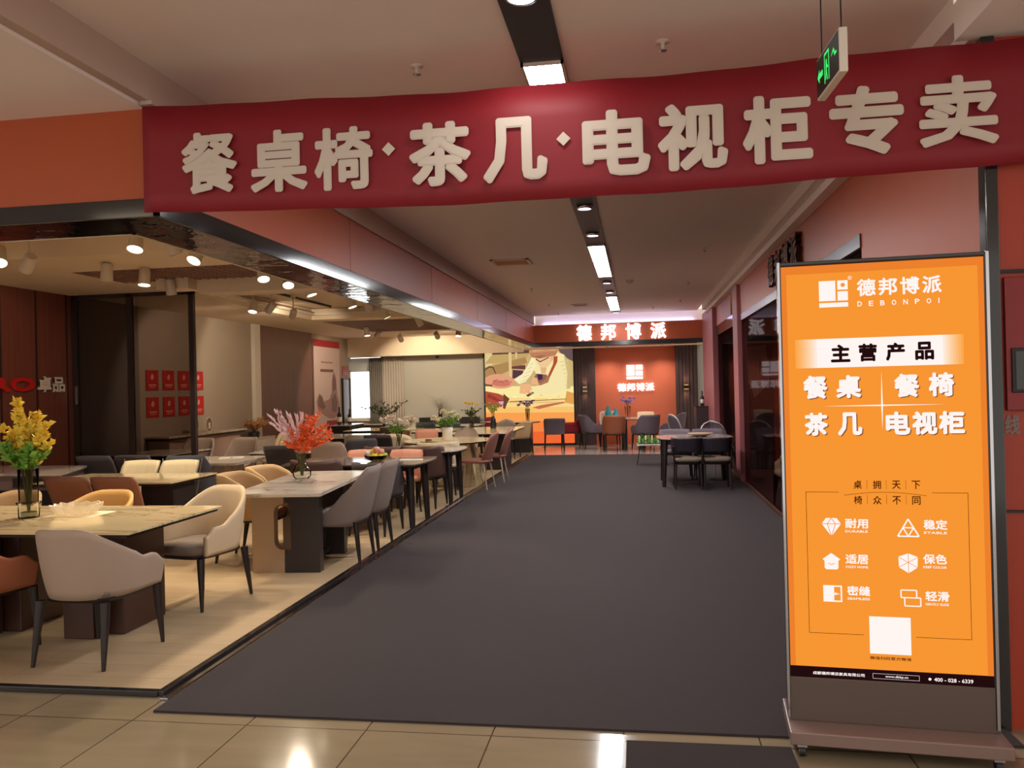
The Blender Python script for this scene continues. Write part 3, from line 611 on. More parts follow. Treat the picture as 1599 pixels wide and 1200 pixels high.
pp([(500, 590), (560, 560), (580, 570), (520, 605)], (90, 80, 50), 22); pp([(345, 640), (880, 628), (880, 634), (345, 648)], (140, 110, 70), 22)
pp([(560, 700), (640, 680), (760, 665), (850, 655), (860, 665), (760, 685), (620, 715)], (196, 110, 80), 22); pp([(410, 670), (450, 655), (445, 680), (420, 690)], (120, 90, 60), 22); pp([(880, 560), (945, 580), (945, 680), (860, 660)], (226, 160, 84), 22)
for k in range(7): pp([(820+k*12, 300+k*34), (905-k*6, 290+k*36), (900-k*6, 297+k*36), (822+k*12, 306+k*34)], (222, 200, 140), 14)
for k in range(5): pp([(450+k*22, 470-k*38), (520+k*14, 440-k*34), (522+k*14, 446-k*34), (452+k*22, 475-k*38)], (224, 204, 150), 14)
for k in range(6): pp([(190+k*30, 452+(k % 2)*14), (240+k*26, 440+(k % 3)*10), (236+k*26, 452+(k % 3)*12), (196+k*30, 466)], (190, 104, 86), 10)
for k in range(5): pp([(140+k*24, 575+k*12), (170+k*26, 570+k*16), (165+k*26, 600+k*14), (135+k*24, 610+k*8)], (146+12*(k % 2), 56, 44), 10)
for k in range(6): pp([(480+k*12, 545+k*4), (494+k*12, 540+k*4), (520+k*10, 566+k*3), (508+k*10, 572+k*2)], (216, 150, 108) if k % 2 else (250, 196, 150), 22)
for k in range(8): pp([(200+k*85, 585+(k*37) % 60), (260+k*80, 580+(k*37) % 60), (250+k*80, 596+(k*37) % 60), (205+k*84, 592+(k*37) % 60)], (232, 206, 140) if k % 2 else (255, 244, 196), 8)
pp([(118, 640), (945, 655), (945, 668), (118, 650)], (236, 190, 116), 8); pp([(640, 345), (700, 350), (690, 400), (650, 400)], (226, 178, 128), 18); pp([(735, 250), (765, 250), (760, 290), (740, 290)], (232, 180, 130), 21)
pp([(560, 255), (640, 240), (700, 240), (640, 262)], (160, 104, 76), 21); pp([(560, 180), (760, 165), (790, 200), (700, 190), (580, 205)], (222, 166, 126), 20)
pc.build('printed_picture', None, lb)

# ---------------------------------------------------------------- left wall displays
lt = MB().text('PRO', (8.35, 9.36, 1.685, 1.87), (-7.685, 0, 0), (0, 1, 0), Z3, (1, 0, 0), None, .014, .02).build('wall_lettering', mat('red_acrylic', (186, 24, 24), .4))
tag(lt, 'red capital letters PRO on the dark red wood wall', 'lettering')
tag(MB().text('卓品', (9.41, 9.9, 1.675, 1.885), (-7.685, 0, 0), (0, 1, 0), Z3, (1, 0, 0), None, .008, .02).build('wall_lettering', mat('silver_letter', (214, 200, 190), .4)), 'pale grey Chinese characters on the dark red wood wall', 'lettering')
colw = ['leftmost', 'second from left', 'third from left', 'rightmost']
for r_ in range(2):
    for c_ in range(4):
        y0 = 11.77+c_*.458; z0 = 1.675 if r_ == 0 else 1.24
        t = thing('red_notice_card', ('top' if r_ == 0 else 'bottom')+' row red notice card, '+colw[c_]+', on the taupe wall', 'card', (-7.695, y0, z0), 0, 'red notice cards')
        MB().box(0, .008, 0, .335, 0, .33).build('card', M_redflat, t)
        k = MB()
        k.prism([(.12, .2), (.14, .25), (.17, .27), (.2, .25), (.2, .2), (.16, .17)], (.009, 0, 0), (0, 1, 0), Z3, (.001, 0, 0)); k.box(.009, .01, .07, .27, .08, .1); k.box(.009, .01, .09, .24, .05, .06)
        k.build('print', mat('card_print', (226, 160, 140), .5), t)
t = thing('wall_poster', 'tall pale poster with brown seated figure and red bands on the left wall', 'poster', (-7.66, 18.45, .2))
MB().box(-.02, 0, 0, 1.7, 0, 2.67).build('panel', mat('poster_pale', (202, 176, 168), .6), t)
MB().box(0, .004, 0, 1.7, 2.5, 2.67).build('red_band', mat('poster_red', (160, 28, 38), .5), t); MB().box(0, .004, .75, 1.7, .0, .66).build('red_block', mat('poster_red', (160, 28, 38), .5), t)
fg = MB(); D1 = mat('poster_brown', (120, 82, 76), .6); D2 = mat('poster_mid', (160, 120, 112), .6)
for pts, m_ in (([(1.3, 1.9), (1.42, 1.75), (1.5, 1.3), (1.62, 1.1), (1.64, .8), (1.2, .7), (.9, .72), (.6, .8), (.2, .95), (.1, 1.15), (.3, 1.35), (.45, 1.3), (.6, 1.15), (.95, 1.2), (1.1, 1.35), (1.15, 1.6), (1.2, 1.8)], D2),
                ([(1.25, 1.85), (1.4, 1.7), (1.42, 1.45), (1.2, 1.4), (1.15, 1.65)], D1), ([(.25, 1.3), (.45, 1.28), (.55, 1.12), (.7, 1.0), (.5, .95), (.2, 1.05)], D1), ([(1.1, 1.2), (1.35, 1.35), (1.5, 1.1), (1.4, .85), (1.1, .9)], D1)):
    fg.prism(pts, (.001 if m_ is D2 else .002, 0, 0), (0, 1, 0), Z3, (.001, 0, 0), m_)
fg.box(0, .003, .45, 1.2, 2.1, 2.14, D2); fg.box(0, .003, .4, 1.25, 1.88, 1.95, D1); fg.build('printed_figure', None, t)
tag(MB().box(-7.695, -7.68, 20.43, 20.84, 2.0, 2.25).build('red_plaque', mat('plaque_red', (176, 84, 84), .5)), 'small faded red plaque high on the wall beyond the tall poster', 'plaque')
t = thing('door_1', '', 'door'); del t['label']; del t['category']; t['kind'] = 'structure'
MB().box(-7.7, -7.67, 20.4, 20.9, 0, 1.9).build('leaf', mat('door_brown', (110, 84, 74), .3), t); MB().box(-7.7, -7.65, 20.36, 20.4, 0, 1.93).box(-7.7, -7.65, 20.9, 20.93, 0, 1.93).build('frame', M_dark, t)

# smoked glass partition
pt = thing('glass_partition', 'dark framed smoked glass partition of two tall panels beside the red wood wall', 'partition', (0, 10.1, 0))
fm = MB()
for x in (-7.68, -6.85, -5.94): fm.box(x, x+.07, -.03, .03, 0, 3.0)
fm.box(-7.68, -5.87, -.03, .03, 2.95, 3.02); fm.box(-7.68, -5.87, -.03, .03, 0, .06); fm.build('frame', mat('bronze_dark', (40, 28, 24), .35), pt)
MB().box(-7.61, -6.85, -.005, .005, .06, 2.95).build('glass_panel', glass('partition_dark', (.5, .48, .48), .08), pt); MB().box(-6.78, -5.94, -.005, .005, .06, 2.95).build('glass_panel', M_pane, pt)
MB().box(-7.63, -7.6, -.05, -.03, 1.5, 1.75).build('handle', M_chrome, pt)

# curtain, camera
cu = MB(); V = []; F = []
for i in range(41):
    x = -7.34+.38*i/40; y = 21.56+.03*math.sin(i*1.1)
    V += [(x, y, 0.02), (x, y, 2.5)]
for i in range(40): F.append((2*i, 2*i+2, 2*i+3, 2*i+1))
o = cu.add(V, F, None, True).build('curtain', mat('grey_curtain', (134, 126, 116), .9)); tag(o, 'grey gathered curtain beside the bright back window', 'curtain')
sm = o.modifiers.new('solid', 'SOLIDIFY'); sm.thickness = .004
cu = MB(); V = []; F = []
for i in range(61):
    x = -6.98+.62*i/60; y = 21.6+.015*math.sin(i*.9)
    V += [(x, y, 0.02), (x, y, 2.5)]
for i in range(60): F.append((2*i, 2*i+2, 2*i+3, 2*i+1))
o = cu.add(V, F, None, True).build('curtain', mat('pale_curtain', (186, 176, 162), .9)); tag(o, 'pale sheer curtain right of the grey curtain at the back wall', 'curtain')
sm = o.modifiers.new('solid', 'SOLIDIFY'); sm.thickness = .004
t = thing('security_camera', 'small black dome security camera high on the pale back wall', 'camera', (-5.41, 21.66, 2.5)); MB().box(-.03, .03, -.05, .04, .0, .06).build('bracket', M_white, t); MB().lathe([(.0, -.07), (.03, -.055), (.042, -.02), (.042, 0)], (0, -.03, 0), 16).build('dome', M_blackmat, t)

# letters of the right fascia, seen edge on
for i, ch in enumerate('德邦博派'):
    y1 = 10.15-i*.47
    o = MB().text(ch, (0, .4, 2.72, 3.08), (FXR-.005, y1, 0), (0, -1, 0), Z3, (-1, 0, 0), None, .012, .05).build('raised_letter', mat('bronze_letter', (92, 60, 50), .25, metal=.6))
    tag(o, 'dark bronze raised character %s, %s from the far end on the right orange fascia' % (ch, ords[i]), 'letter', 'bronze letters on the right fascia')

# ================================================================ FURNITURE
def sstep(a, b, x): x = min(1, max(0, (x-a)/(b-a))); return x*x*(3-2*x)
def shell(W, D, side, hb, ha, z0, lean, th=.035, t1=.3, t2=.62, hend=None, p=.8, taper=.06, n=36, m=8, curl=0, tmax=1.0, ribs=0):
    """upholstered wraparound back: open towards +y. heights above floor"""
    b = D - side; q = .5; V = []; hend = ha if hend is None else hend
    def foot(t):
        a = abs(t); sg = 1 if t >= 0 else -1
        if a < q:
            f = a/q*math.pi/2; x = W/2*math.sin(f)**p; y = -D/2+b-b*math.cos(f)**p
        else: x = W/2; y = -D/2+b+(a-q)/(1-q)*side
        return sg*x, y
    def row(inner):
        R2 = []
        for i in range(2*n+1):
            t = (i/n-1)*tmax; a = abs(t); x, y = foot(t)
            top = hb+(ha-hb)*sstep(t1, t2, a); top += curl*(a**2)
            if a > .8*tmax: top = top+(hend-top)*sstep(.8*tmax, tmax, a)
            x2, y2 = foot(t+.01 if t < .99 else t); x1, y1 = foot(t-.01 if t > -.99 else t)
            tx, ty = x2-x1, y2-y1; L = math.hypot(tx, ty) or 1; nx, ny = ty/L, -tx/L      # outward
            for j in range(m+1):
                v = j/m; z = z0+(top-z0)*v; h = z-z0
                lx = lean*h*(1-sstep(.25, .7, a)); k = taper*(1-min(1, h/.22))**2
                r = 1.0 - k
                o = -th if inner else 0
                if ribs and inner: o += .004*math.cos(i*math.pi*ribs/n)
                if j == m: o = o*.8-(.1*th)
                X = (x+nx*o)*r + (x*.10*h if 1 else 0); Y = (y+ny*o)*r - lx
                R2.append((X, Y, z - (.0 if j < m else .004)))
        return R2
    A = row(False); B = row(True); V = A+B; N = len(A); w = m+1; F = []
    for i in range(2*n):
        for j in range(m):
            F.append((i*w+j, (i+1)*w+j, (i+1)*w+j+1, i*w+j+1)); F.append((N+i*w+j, N+i*w+j+1, N+(i+1)*w+j+1, N+(i+1)*w+j))
        F.append((i*w+m, (i+1)*w+m, N+(i+1)*w+m, N+i*w+m)); F.append((i*w, N+i*w, N+(i+1)*w, (i+1)*w))
    for i in (0, 2*n):
        for j in range(m):
            g = (i*w+j, i*w+j+1, N+i*w+j+1, N+i*w+j); F.append(g if i == 0 else g[::-1])
    return MB().add(V, F, None, True)
def pad(w, d, z0, z1, p=.55, yo=0, dome=.012):
    h = z1-z0
    return MB().lathe([(.9, z0), (.98, z0+.15*h), (1, z0+.5*h), (.985, z0+.8*h), (.93, z1), (.6, z1+dome*.8), (.25, z1+dome)], (0, yo, 0), 40, None, w/2, d/2, True, p)
def legs(t, m, w, d, ztop, r0, r1, splay=.03, yo=0, back=.05, seg=8):
    for sx in (-1, 1):
        for sy in (-1, 1):
            x, y = sx*(w/2-.03), yo+sy*(d/2-.03)
            x1, y1 = x+sx*splay, y+sy*(splay if sy > 0 else back)
            MB().tube([(x, y, ztop), (x+(x1-x)*.35, y+(y1-y)*.3, ztop*.66), (x1, y1, 0)], [r0, r0*.85, r1], seg).build('leg', m, t)
def fab(name, c, **k): return mat('fabric_'+name, c, .85, bump=.15, bscale=220, **k)
def leather(name, c): return mat('leather_'+name, c, .5, bump=.05, bscale=60)
PROTO = {}
def chair_tub(key, c1, c2, lm=M_dark, W=.56, D=.54, hb=.835, ha=.61, lean=.16, t1=.1, t2=.66, side=.26, hend=.55, z0=.40, ribs=0, p=.92):
    t = thing('dining_chair', '', 'chair')
    shell(W, D, side, hb, ha, z0, lean, t1=t1, t2=t2, hend=hend, ribs=ribs, p=p).build('backrest', c1, t)
    pad(W-.07, D+.0, .40, .475, .5, .045).build('seat', c2, t)
    MB().lathe([(.9, .375), (.97, .38), (.97, .405)], (0, .04, 0), 32, None, (W-.06)/2, D/2, True, .5).build('frame', lm, t)
    legs(t, lm, W-.06, D, .385, .03, .012, .02, .03)
    return t
def chair_wing(key, c1, c2, lm=M_dark, trim=None):
    t = thing('dining_chair', '', 'chair')
    shell(.5, .52, .34, .9, .50, .36, .24, th=.04, t1=.2, t2=.72, hend=.47, p=.7).build('backrest', c1, t)
    pad(.46, .52, .40, .48, .5, .03).build('seat', c2, t)
    legs(t, lm, .46, .5, .40, .026, .013, .02, 0, .04)
    return t
def chair_slab(key, c1, c2, lm=M_dark, hb=.85, W=.42, metal=False, quilt=True):
    t = thing('dining_chair', '', 'chair')
    V = []; n = 12; m = 8; F = []
    for side in (0, 1):
        for i in range(n+1):
            u = i/n*2-1
            for j in range(m+1):
                v = j/m; ww = W/2*(1.0+.07*v)*(.9+.1*min(1, (1-v)*8+.2)); z = .40+(hb-.40)*v
                bow = .035*(1-u*u)
                q = .006*math.cos(u*math.pi*2)**2 if quilt else 0
                V.append((u*ww, -.20-bow-.14*v*v-.04*v+(.038+q*.8 if side else -q*.3), z+(.008*(1-u*u) if j == m else 0)))
    N = (n+1)*(m+1); w = m+1
    for i in range(n):
        for j in range(m): F += [(i*w+j, (i+1)*w+j, (i+1)*w+j+1, i*w+j+1), (N+i*w+j, N+i*w+j+1, N+(i+1)*w+j+1, N+(i+1)*w+j)]
        F += [(i*w+m, (i+1)*w+m, N+(i+1)*w+m, N+i*w+m), (i*w, N+i*w, N+(i+1)*w, (i+1)*w)]
    for j in range(m): F += [(j, j+1, N+j+1, N+j), (n*w+j, N+n*w+j, N+n*w+j+1, n*w+j+1)]
    MB().add(V, F, None, True).build('backrest', c1, t)
    pad(W, .46, .41, .475, .4, .02).build('seat', c2, t)
    if metal:
        for s in (-1, 1):
            MB().tube([(s*.24, -.38, .87), (s*.235, -.24, .42), (s*.23, -.27, .012), (s*.23, .22, .012), (s*.23, .2, .40), (s*.23, -.2, .40)], .008, 8).build('side_frame', M_chrome, t)
    else: legs(t, lm, W, .44, .42, .02, .012, .02)
    return t
def chair_oval(key, c1, c2, lm, rim=False):
    t = thing('dining_chair', '', 'chair')
    V = []; n = 16; m = 12; F = []
    for side in (0, 1):
        for i in range(n+1):
            for j in range(m+1):
                v = j/m; u = i/n*2-1
                hw = .235*math.sqrt(max(.02, 1-(abs(2*v-.9)/1.1)**2.6)); z = .43+.47*v
                V.append((u*hw, -.20-.15*v+.07*u*u*(1-.3*v)+(.03 if side else 0)*(1-.4*abs(u)), z))
    N = (n+1)*(m+1); w = m+1
    for i in range(n):
        for j in range(m): F += [(i*w+j, (i+1)*w+j, (i+1)*w+j+1, i*w+j+1), (N+i*w+j, N+i*w+j+1, N+(i+1)*w+j+1, N+(i+1)*w+j)]
        F += [(i*w+m, (i+1)*w+m, N+(i+1)*w+m, N+i*w+m), (i*w, N+i*w, N+(i+1)*w, (i+1)*w)]
    for j in range(m): F += [(j, j+1, N+j+1, N+j), (n*w+j, N+n*w+j, N+n*w+j+1, n*w+j+1)]
    MB().add(V, F, None, True).build('backrest', c1, t)
    if rim:
        rp = [V[j] for j in range(m+1)] + [V[i*w+m] for i in range(1, n)] + [V[n*w+j] for j in range(m, -1, -1)]
        MB().tube(rp, .014, 6).build('rim', M_white, t)
    pad(.44, .46, .42, .47, .6, .02).build('seat', c2, t)
    legs(t, lm, .34, .36, .43, .016, .009, .05, .01, .07)
    return t
def chair_black(key, c1, c2, lm):
    t = thing('dining_chair', '', 'chair')
    shell(.46, .4, .1, .78, .74, .56, .16, th=.03, t1=.5, t2=.9, hend=.70, p=.6, taper=0).build('backrest', c1, t)
    pad(.44, .44, .42, .475, .45, .02).build('seat', c2, t)
    MB().lathe([(.9, .38), (.95, .385), (.95, .425)], (0, .02, 0), 28, None, .22, .21, True, .45).build('frame', lm, t)
    for s in (-1, 1): MB().tube([(s*.2, -.19, .40), (s*.215, -.21, .6), (s*.21, -.235, .66)], [.016, .013, .012], 8).build('back_post', lm, t)
    legs(t, lm, .42, .42, .39, .021, .013, .01)
    return t
F_cream = fab('cream', (214, 190, 154)); F_tan = fab('tan', (196, 162, 116)); F_grey = fab('grey_brown', (138, 122, 112)); F_yel = leather('mustard', (196, 148, 78))
F_brown = leather('brown', (140, 88, 62)); F_dark = fab('charcoal', (66, 58, 58)); F_dbrown = leather('dark_brown', (84, 58, 48)); F_pink = leather('pink_tan', (192, 122, 92))
F_greige = fab('greige', (172, 150, 132)); F_seatgrey = fab('seat_grey', (130, 112, 98)); F_lcream = leather('cream', (228, 210, 170)); F_black = leather('black', (40, 32, 44))
F_slate = fab('slate', (84, 84, 92)); F_red = fab('deep_red', (140, 24, 40)); F_rose = leather('rose_brown', (150, 98, 82)); F_rib = fab('ribbed_cream', (220, 198, 160)); F_teal = fab('teal_grey', (96, 104, 104))
F_lilacgrey = fab('lilac_grey', (108, 96, 104)); F_or = leather('orange_brown', (160, 92, 62)); F_lgrey = fab('light_grey', (182, 170, 162))
M_champ = mat('champagne_metal', (222, 196, 170), .3, metal=.6)
KINDS = {
 'tubA': lambda k: chair_tub(k, F_greige, F_seatgrey), 'tubB': lambda k: chair_tub(k, F_cream, F_seatgrey, hb=.86), 'tubOr': lambda k: chair_tub(k, F_or, F_dbrown, hb=.80),
 'tubYel': lambda k: chair_tub(k, F_yel, F_yel, hb=.81, ha=.66), 'tubTan': lambda k: chair_tub(k, F_tan, F_tan, hb=.81, ha=.64),
 'lowTan': lambda k: chair_tub(k, F_tan, F_brown, W=.54, hb=.83, ha=.60, t1=.3, t2=.8, p=.9, lean=.1),
 'wing': lambda k: chair_wing(k, F_grey, F_grey), 'wingTan': lambda k: chair_wing(k, F_greige, F_greige), 'wingDark': lambda k: chair_wing(k, F_slate, F_slate),
 'slabBrown': lambda k: chair_slab(k, F_brown, F_brown), 'slabCream': lambda k: chair_slab(k, F_lcream, F_lcream, metal=True), 'slabPink': lambda k: chair_slab(k, F_pink, F_pink, hb=.80),
 'slabDark': lambda k: chair_slab(k, F_dark, F_dark, hb=.9), 'slabWhite': lambda k: chair_slab(k, F_cream, F_cream, hb=.86), 'slabTeal': lambda k: chair_slab(k, F_teal, F_teal, hb=.86),
 'slabSlate': lambda k: chair_slab(k, F_lilacgrey, F_lilacgrey, hb=.80, W=.5),
 'dk': lambda k: chair_tub(k, F_dark, F_seatgrey, W=.5, D=.5, hb=.80, ha=.66, t1=.35, t2=.9, side=.12, lean=.12, hend=.6),
 'dkb': lambda k: chair_tub(k, F_dbrown, F_dbrown, W=.52, D=.5, hb=.84, ha=.58, t1=.42, t2=.8, side=.2, lean=.14, p=.65),
 'oval': lambda k: chair_oval(k, F_rose, F_rose, M_champ), 'ovalGrey': lambda k: chair_oval(k, F_lilacgrey, F_lilacgrey, M_champ, True), 'ovalTan': lambda k: chair_oval(k, F_greige, F_greige, M_dark),
 'rib': lambda k: chair_tub(k, F_rib, F_rib, W=.62, D=.6, hb=.80, ha=.72, ribs=18, t1=.5, t2=1.0),
 'black': lambda k: chair_black(k, F_black, F_seatgrey, M_dark), 'arm_red': lambda k: chair_tub(k, F_red, F_red, W=.6, hb=.82, ha=.64, t1=.28, t2=.5),
 'arm_grey': lambda k: chair_tub(k, F_lilacgrey, F_dark, W=.58, hb=.86, ha=.62, t1=.3, t2=.55), 'arm_brown': lambda k: chair_tub(k, F_or, F_dark, W=.56, hb=.86, ha=.6, t1=.3, t2=.6),
 'shop': lambda k: chair_tub(k, F_lcream, F_lcream, W=.7, D=.7, hb=1.0, ha=.62, z0=.2, t1=.4, t2=.6),
}
def chair(kind, x, y, deg, label, group=None, s=1):
    if kind not in PROTO: o = KINDS[kind](kind); PROTO[kind] = o; o.location = (x, y, .002); o.rotation_euler.z = R_(deg)
    else:
        o = dup(PROTO[kind], (x, y, .002), R_(deg))
        if 'group' in o: del o['group']
    o['label'] = label
    if group: o['group'] = group
    return o
# faces +y at 0 deg, -y at 180, -x at 90, +x at -90
CH = [
 ('tubA', -3.33, 4.55, -3, 'taupe armchair with curved back in front of the nearest marble table, nearest to viewer', 'chairs at the nearest table'),
 ('tubOr', -4.16, 4.47, -12, 'orange brown armchair cut by the left edge at the nearest marble table', 'chairs at the nearest table'),
 ('tubB', -3.36, 5.83, 168, 'cream armchair with grey seat behind the right end of the nearest marble table', 'chairs at the nearest table'),
 ('tubYel', -4.4, 5.95, 180, 'mustard round-backed chair behind the nearest table, in front of brown leather chairs', 'chairs at the nearest table'),
 ('tubTan', -5.25, 5.95, 180, 'tan round-backed chair behind the nearest table beside the smoked glass vase', 'chairs at the nearest table'),
 ('slabBrown', -5.33, 7.2, 0, 'brown leather square-backed chair, left of the pair before the second table', 'brown leather pair'),
 ('slabBrown', -4.84, 7.2, 0, 'brown leather square-backed chair, right of the pair before the second table', 'brown leather pair'),
 ('slabCream', -5.62, 8.15, 180, 'cream leather chair with metal frame, left of the pair behind the second table', 'cream leather pair'),
 ('slabCream', -5.14, 8.15, 180, 'cream leather chair with metal frame, right of the pair behind the second table', 'cream leather pair'),
 ('slabDark', -6.35, 9.0, 0, 'black leather chair before the glass partition, left one behind the cream chairs', 'black leather chairs'),
 ('slabDark', -5.85, 9.0, 0, 'black leather chair before the glass partition, right one behind the cream chairs', 'black leather chairs'),
 ('wingDark', -5.25, 8.95, 15, 'slate high-backed chair at the foot of the glass partition edge', None),
 ('lowTan', -3.72, 7.35, -85, 'tan low-backed chair at the far side of the loop-base table, nearer one', 'tan tub chairs'),
 ('lowTan', -3.75, 7.98, -95, 'tan low-backed chair on the far long side of the loop-base table, farther one', 'tan tub chairs'),
 ('wing', -2.79, 7.25, 92, 'grey-brown high-backed chair on the aisle side of the loop-base table, nearer one', 'grey-brown winged chairs'),
 ('wing', -2.79, 7.82, 90, 'grey-brown high-backed chair on the aisle side of the loop-base table, farther one', 'grey-brown winged chairs'),
 ('dkb', -3.6, 8.72, 0, 'dark brown chair before the fruit table, left one behind the glass vase', None),
 ('dk', -2.93, 8.72, -6, 'charcoal chair with pale seat before the fruit table, beside the aisle', None),
 ('slabPink', -3.62, 10.0, 180, 'pinkish tan quilted chair behind the fruit table, left of the fruit bowl', 'pinkish tan quilted pair'),
 ('slabPink', -3.02, 9.98, 180, 'pinkish tan quilted chair behind the fruit table, right of the fruit bowl', 'pinkish tan quilted pair'),
 ('dkb', -3.42, 10.68, 0, 'dark brown rounded chair behind the pink quilted chairs, left one', 'dark brown rounded chairs'),
 ('dkb', -2.88, 10.68, -4, 'dark brown rounded chair behind the pink quilted chairs, nearest the aisle', 'dark brown rounded chairs'),
 ('wingTan', -4.3, 10.95, 10, 'beige high-backed chair behind the orange bouquet', None),
 ('wingDark', -4.15, 11.6, 30, 'slate high-backed chair beside the beige one behind the bouquet', None),
 ('slabDark', -4.62, 10.28, 0, 'dark chair in front of the white pedestal table behind the bouquet', None),
 ('slabDark', -4.0, 12.4, 0, 'black chair in front of the cream curved sofa', None),
 ('slabWhite', -6.4, 13.4, 150, 'white chair in front of the cabinet with pampas grass', None),
 ('slabWhite', -6.0, 12.9, 165, 'cream chair behind the white pedestal table', None),
 ('wingTan', -6.9, 11.75, 190, 'beige upholstered chair behind the pale stone table, left one', 'beige chairs by the pale stone table'),
 ('wingTan', -6.2, 11.75, 180, 'beige upholstered chair behind the pale stone table, right one', 'beige chairs by the pale stone table'),
 ('rib', -3.02, 11.99, 10, 'cream ribbed tub chair between the dark-legged table and the oval table', None),
 ('oval', -2.5, 12.5, 80, 'rose oval-backed chair with pale metal legs, nearest the aisle at the oval table', 'rose oval chairs'),
 ('oval', -2.42, 13.45, 88, 'rose oval-backed chair, second along the aisle at the oval table', 'rose oval chairs'),
 ('ovalTan', -3.1, 14.1, 175, 'beige oval-backed chair behind the vase of white roses', None),
 ('slabTeal', -4.62, 17.6, 0, 'grey-green chair with metal rim, left of the wine glasses', 'grey-green chairs'),
 ('slabTeal', -4.05, 17.55, 0, 'grey-green chair with metal rim, right of the wine glasses', 'grey-green chairs'),
 ('tubTan', -4.6, 14.9, 160, 'tan low chair right of the lily vase at a rear table', None),
 ('slabPink', -3.98, 15.05, 200, 'pale pink chair beside the tan one at a rear table', None),
 ('dkb', -4.9, 15.95, -90, 'brown wooden-backed chair at the rear table behind the cream sofa', None),
 ('ovalTan', -2.95, 17.75, 20, 'light brown rounded chair in front of the dark round table by the picture', 'chairs before the light box'),
 ('tubTan', -2.75, 18.45, 60, 'beige chair half hidden behind the light brown rounded chair near the picture', 'chairs before the light box'),
 ('slabSlate', -2.06, 19.95, 8, 'slate grey chair in front of the backlit picture', 'chairs before the light box'),
 ('arm_red', -1.66, 20.7, 95, 'deep red armchair at the right edge of the backlit picture', 'chairs before the light box'),
 ('arm_red', -3.6, 20.7, -90, 'deep red armchair at the left foot of the backlit picture', 'chairs before the light box'),
 ('arm_grey', -1.15, 20.35, -70, 'grey armchair left of the white oval table on the far tiles', 'armchairs at the far oval table'),
 ('arm_brown', -.58, 19.7, 5, 'orange brown armchair in front of the far oval table', 'armchairs at the far oval table'),
 ('arm_grey', .2, 19.6, 28, 'grey armchair facing the far oval table from the front right', 'armchairs at the far oval table'),
 ('arm_grey', .85, 20.4, 80, 'grey armchair at the right end of the far oval table', 'armchairs at the far oval table'),
 ('slabWhite', .2, 21.1, 180, 'cream chair behind the far oval table', 'armchairs at the far oval table'),
 ('wingTan', -.72, 21.12, -170, 'pale chair at the back left of the far oval table', 'armchairs at the far oval table'),
 ('black', .72, 12.42, 0, 'black chair in front of the right hand table, left of the two', 'black chairs'),
 ('black', 1.14, 12.42, 0, 'black chair in front of the right hand table, right of the two', 'black chairs'),
 ('slabSlate', .62, 13.75, 180, 'grey chair behind the right hand table, left one', 'grey chairs behind the right table'),
 ('slabSlate', 1.16, 13.75, 180, 'grey chair behind the right hand table, right one', 'grey chairs behind the right table'),
 ('ovalGrey', 1.38, 14.4, 200, 'chair with pale metal rim by the right wall post', 'pale rimmed chairs on the right'),
 ('ovalGrey', .98, 18.3, -60, 'chair with pale metal rim before the right slat panel', 'pale rimmed chairs on the right'),
 ('shop', 2.08, 10.5, 90, 'cream leather armchair behind the right shop glass', None),
]
for k, x, y, a, lab, g in CH: chair(k, x, y, a, lab, g)

# ---- tables
def table(name, label, x, y, w, d, topm, base, h=.75, th=.014, shape='rect', under=M_dark, rz=0, group=None):
    t = thing(name, label, 'table', (x, y, .002), rz, group)
    if shape == 'rect': pts = [(-w/2, -d/2), (w/2, -d/2), (w/2, d/2), (-w/2, d/2)]
    elif shape == 'boat':
        pts = []
        for i in range(13):
            a = -1+2*i/12; pts.append((w/2*(1-.07*a*a), d/2*a*1.0))
        pts = pts+[(-p[0], p[1]) for p in pts[::-1]]
    else:
        e = 1 if shape == 'oval' else .62
        pts = [(w/2*math.copysign(abs(math.cos(a))**e, math.cos(a)), d/2*math.copysign(abs(math.sin(a))**e, math.sin(a))) for a in [2*math.pi*i/48 for i in range(48)]]
    MB().prism(pts, (0, 0, h-th), (1, 0, 0), (0, 1, 0), (0, 0, th)).build('tabletop', topm, t, .003)
    in_ = [(a*.975, b*.965) for a, b in pts]
    MB().prism(in_, (0, 0, h-th-.022), (1, 0, 0), (0, 1, 0), (0, 0, .022)).build('under_frame', under, t, .004)
    base(t, w, d, h-th-.022); return t
def b_slabs(xs, ww, dd, m, thick=None):
    def f(t, w, d, z):
        for x in xs: MB().box(x-ww/2, x+ww/2, -dd/2, dd/2, 0, z).build('pedestal', m, t, .01)
    return f
def b_legs(m, r=.035, ix=.12, iy=.12):
    def f(t, w, d, z):
        for sx in (-1, 1):
            for sy in (-1, 1): MB().tube([(sx*(w/2-ix), sy*(d/2-iy), z), (sx*(w/2-ix+.03), sy*(d/2-iy+.03), 0)], [r*1.3, r*.8], 12).build('leg', m, t)
        MB().box(-w/2+ix, w/2-ix, -d/2+iy-.01, -d/2+iy+.01, z-.06, z).box(-w/2+ix, w/2-ix, d/2-iy-.01, d/2-iy+.01, z-.06, z).box(-w/2+ix-.01, -w/2+ix+.01, -d/2+iy, d/2-iy, z-.06, z).box(w/2-ix-.01, w/2-ix+.01, -d/2+iy, d/2-iy, z-.06, z).build('apron', m, t)
    return f
M_pedbrown = mat('pedestal_brown', (70, 42, 32), .4); M_peddark = mat('pedestal_dark', (44, 34, 32), .45); M_pedtaupe = mat('pedestal_taupe', (168, 142, 112), .5)
def b_t1(t, w, d, z):
    for x, wd in ((-.25, .26), (.52, .22)):
        MB().box(x-wd/2, x+wd/2, -.32, -.22, 0, z).build('pedestal', M_pedbrown, t, .008)
        MB().box(x-.1, x+.25, -.2, .28, 0, z).build('pedestal', M_pedbrown, t, .008)
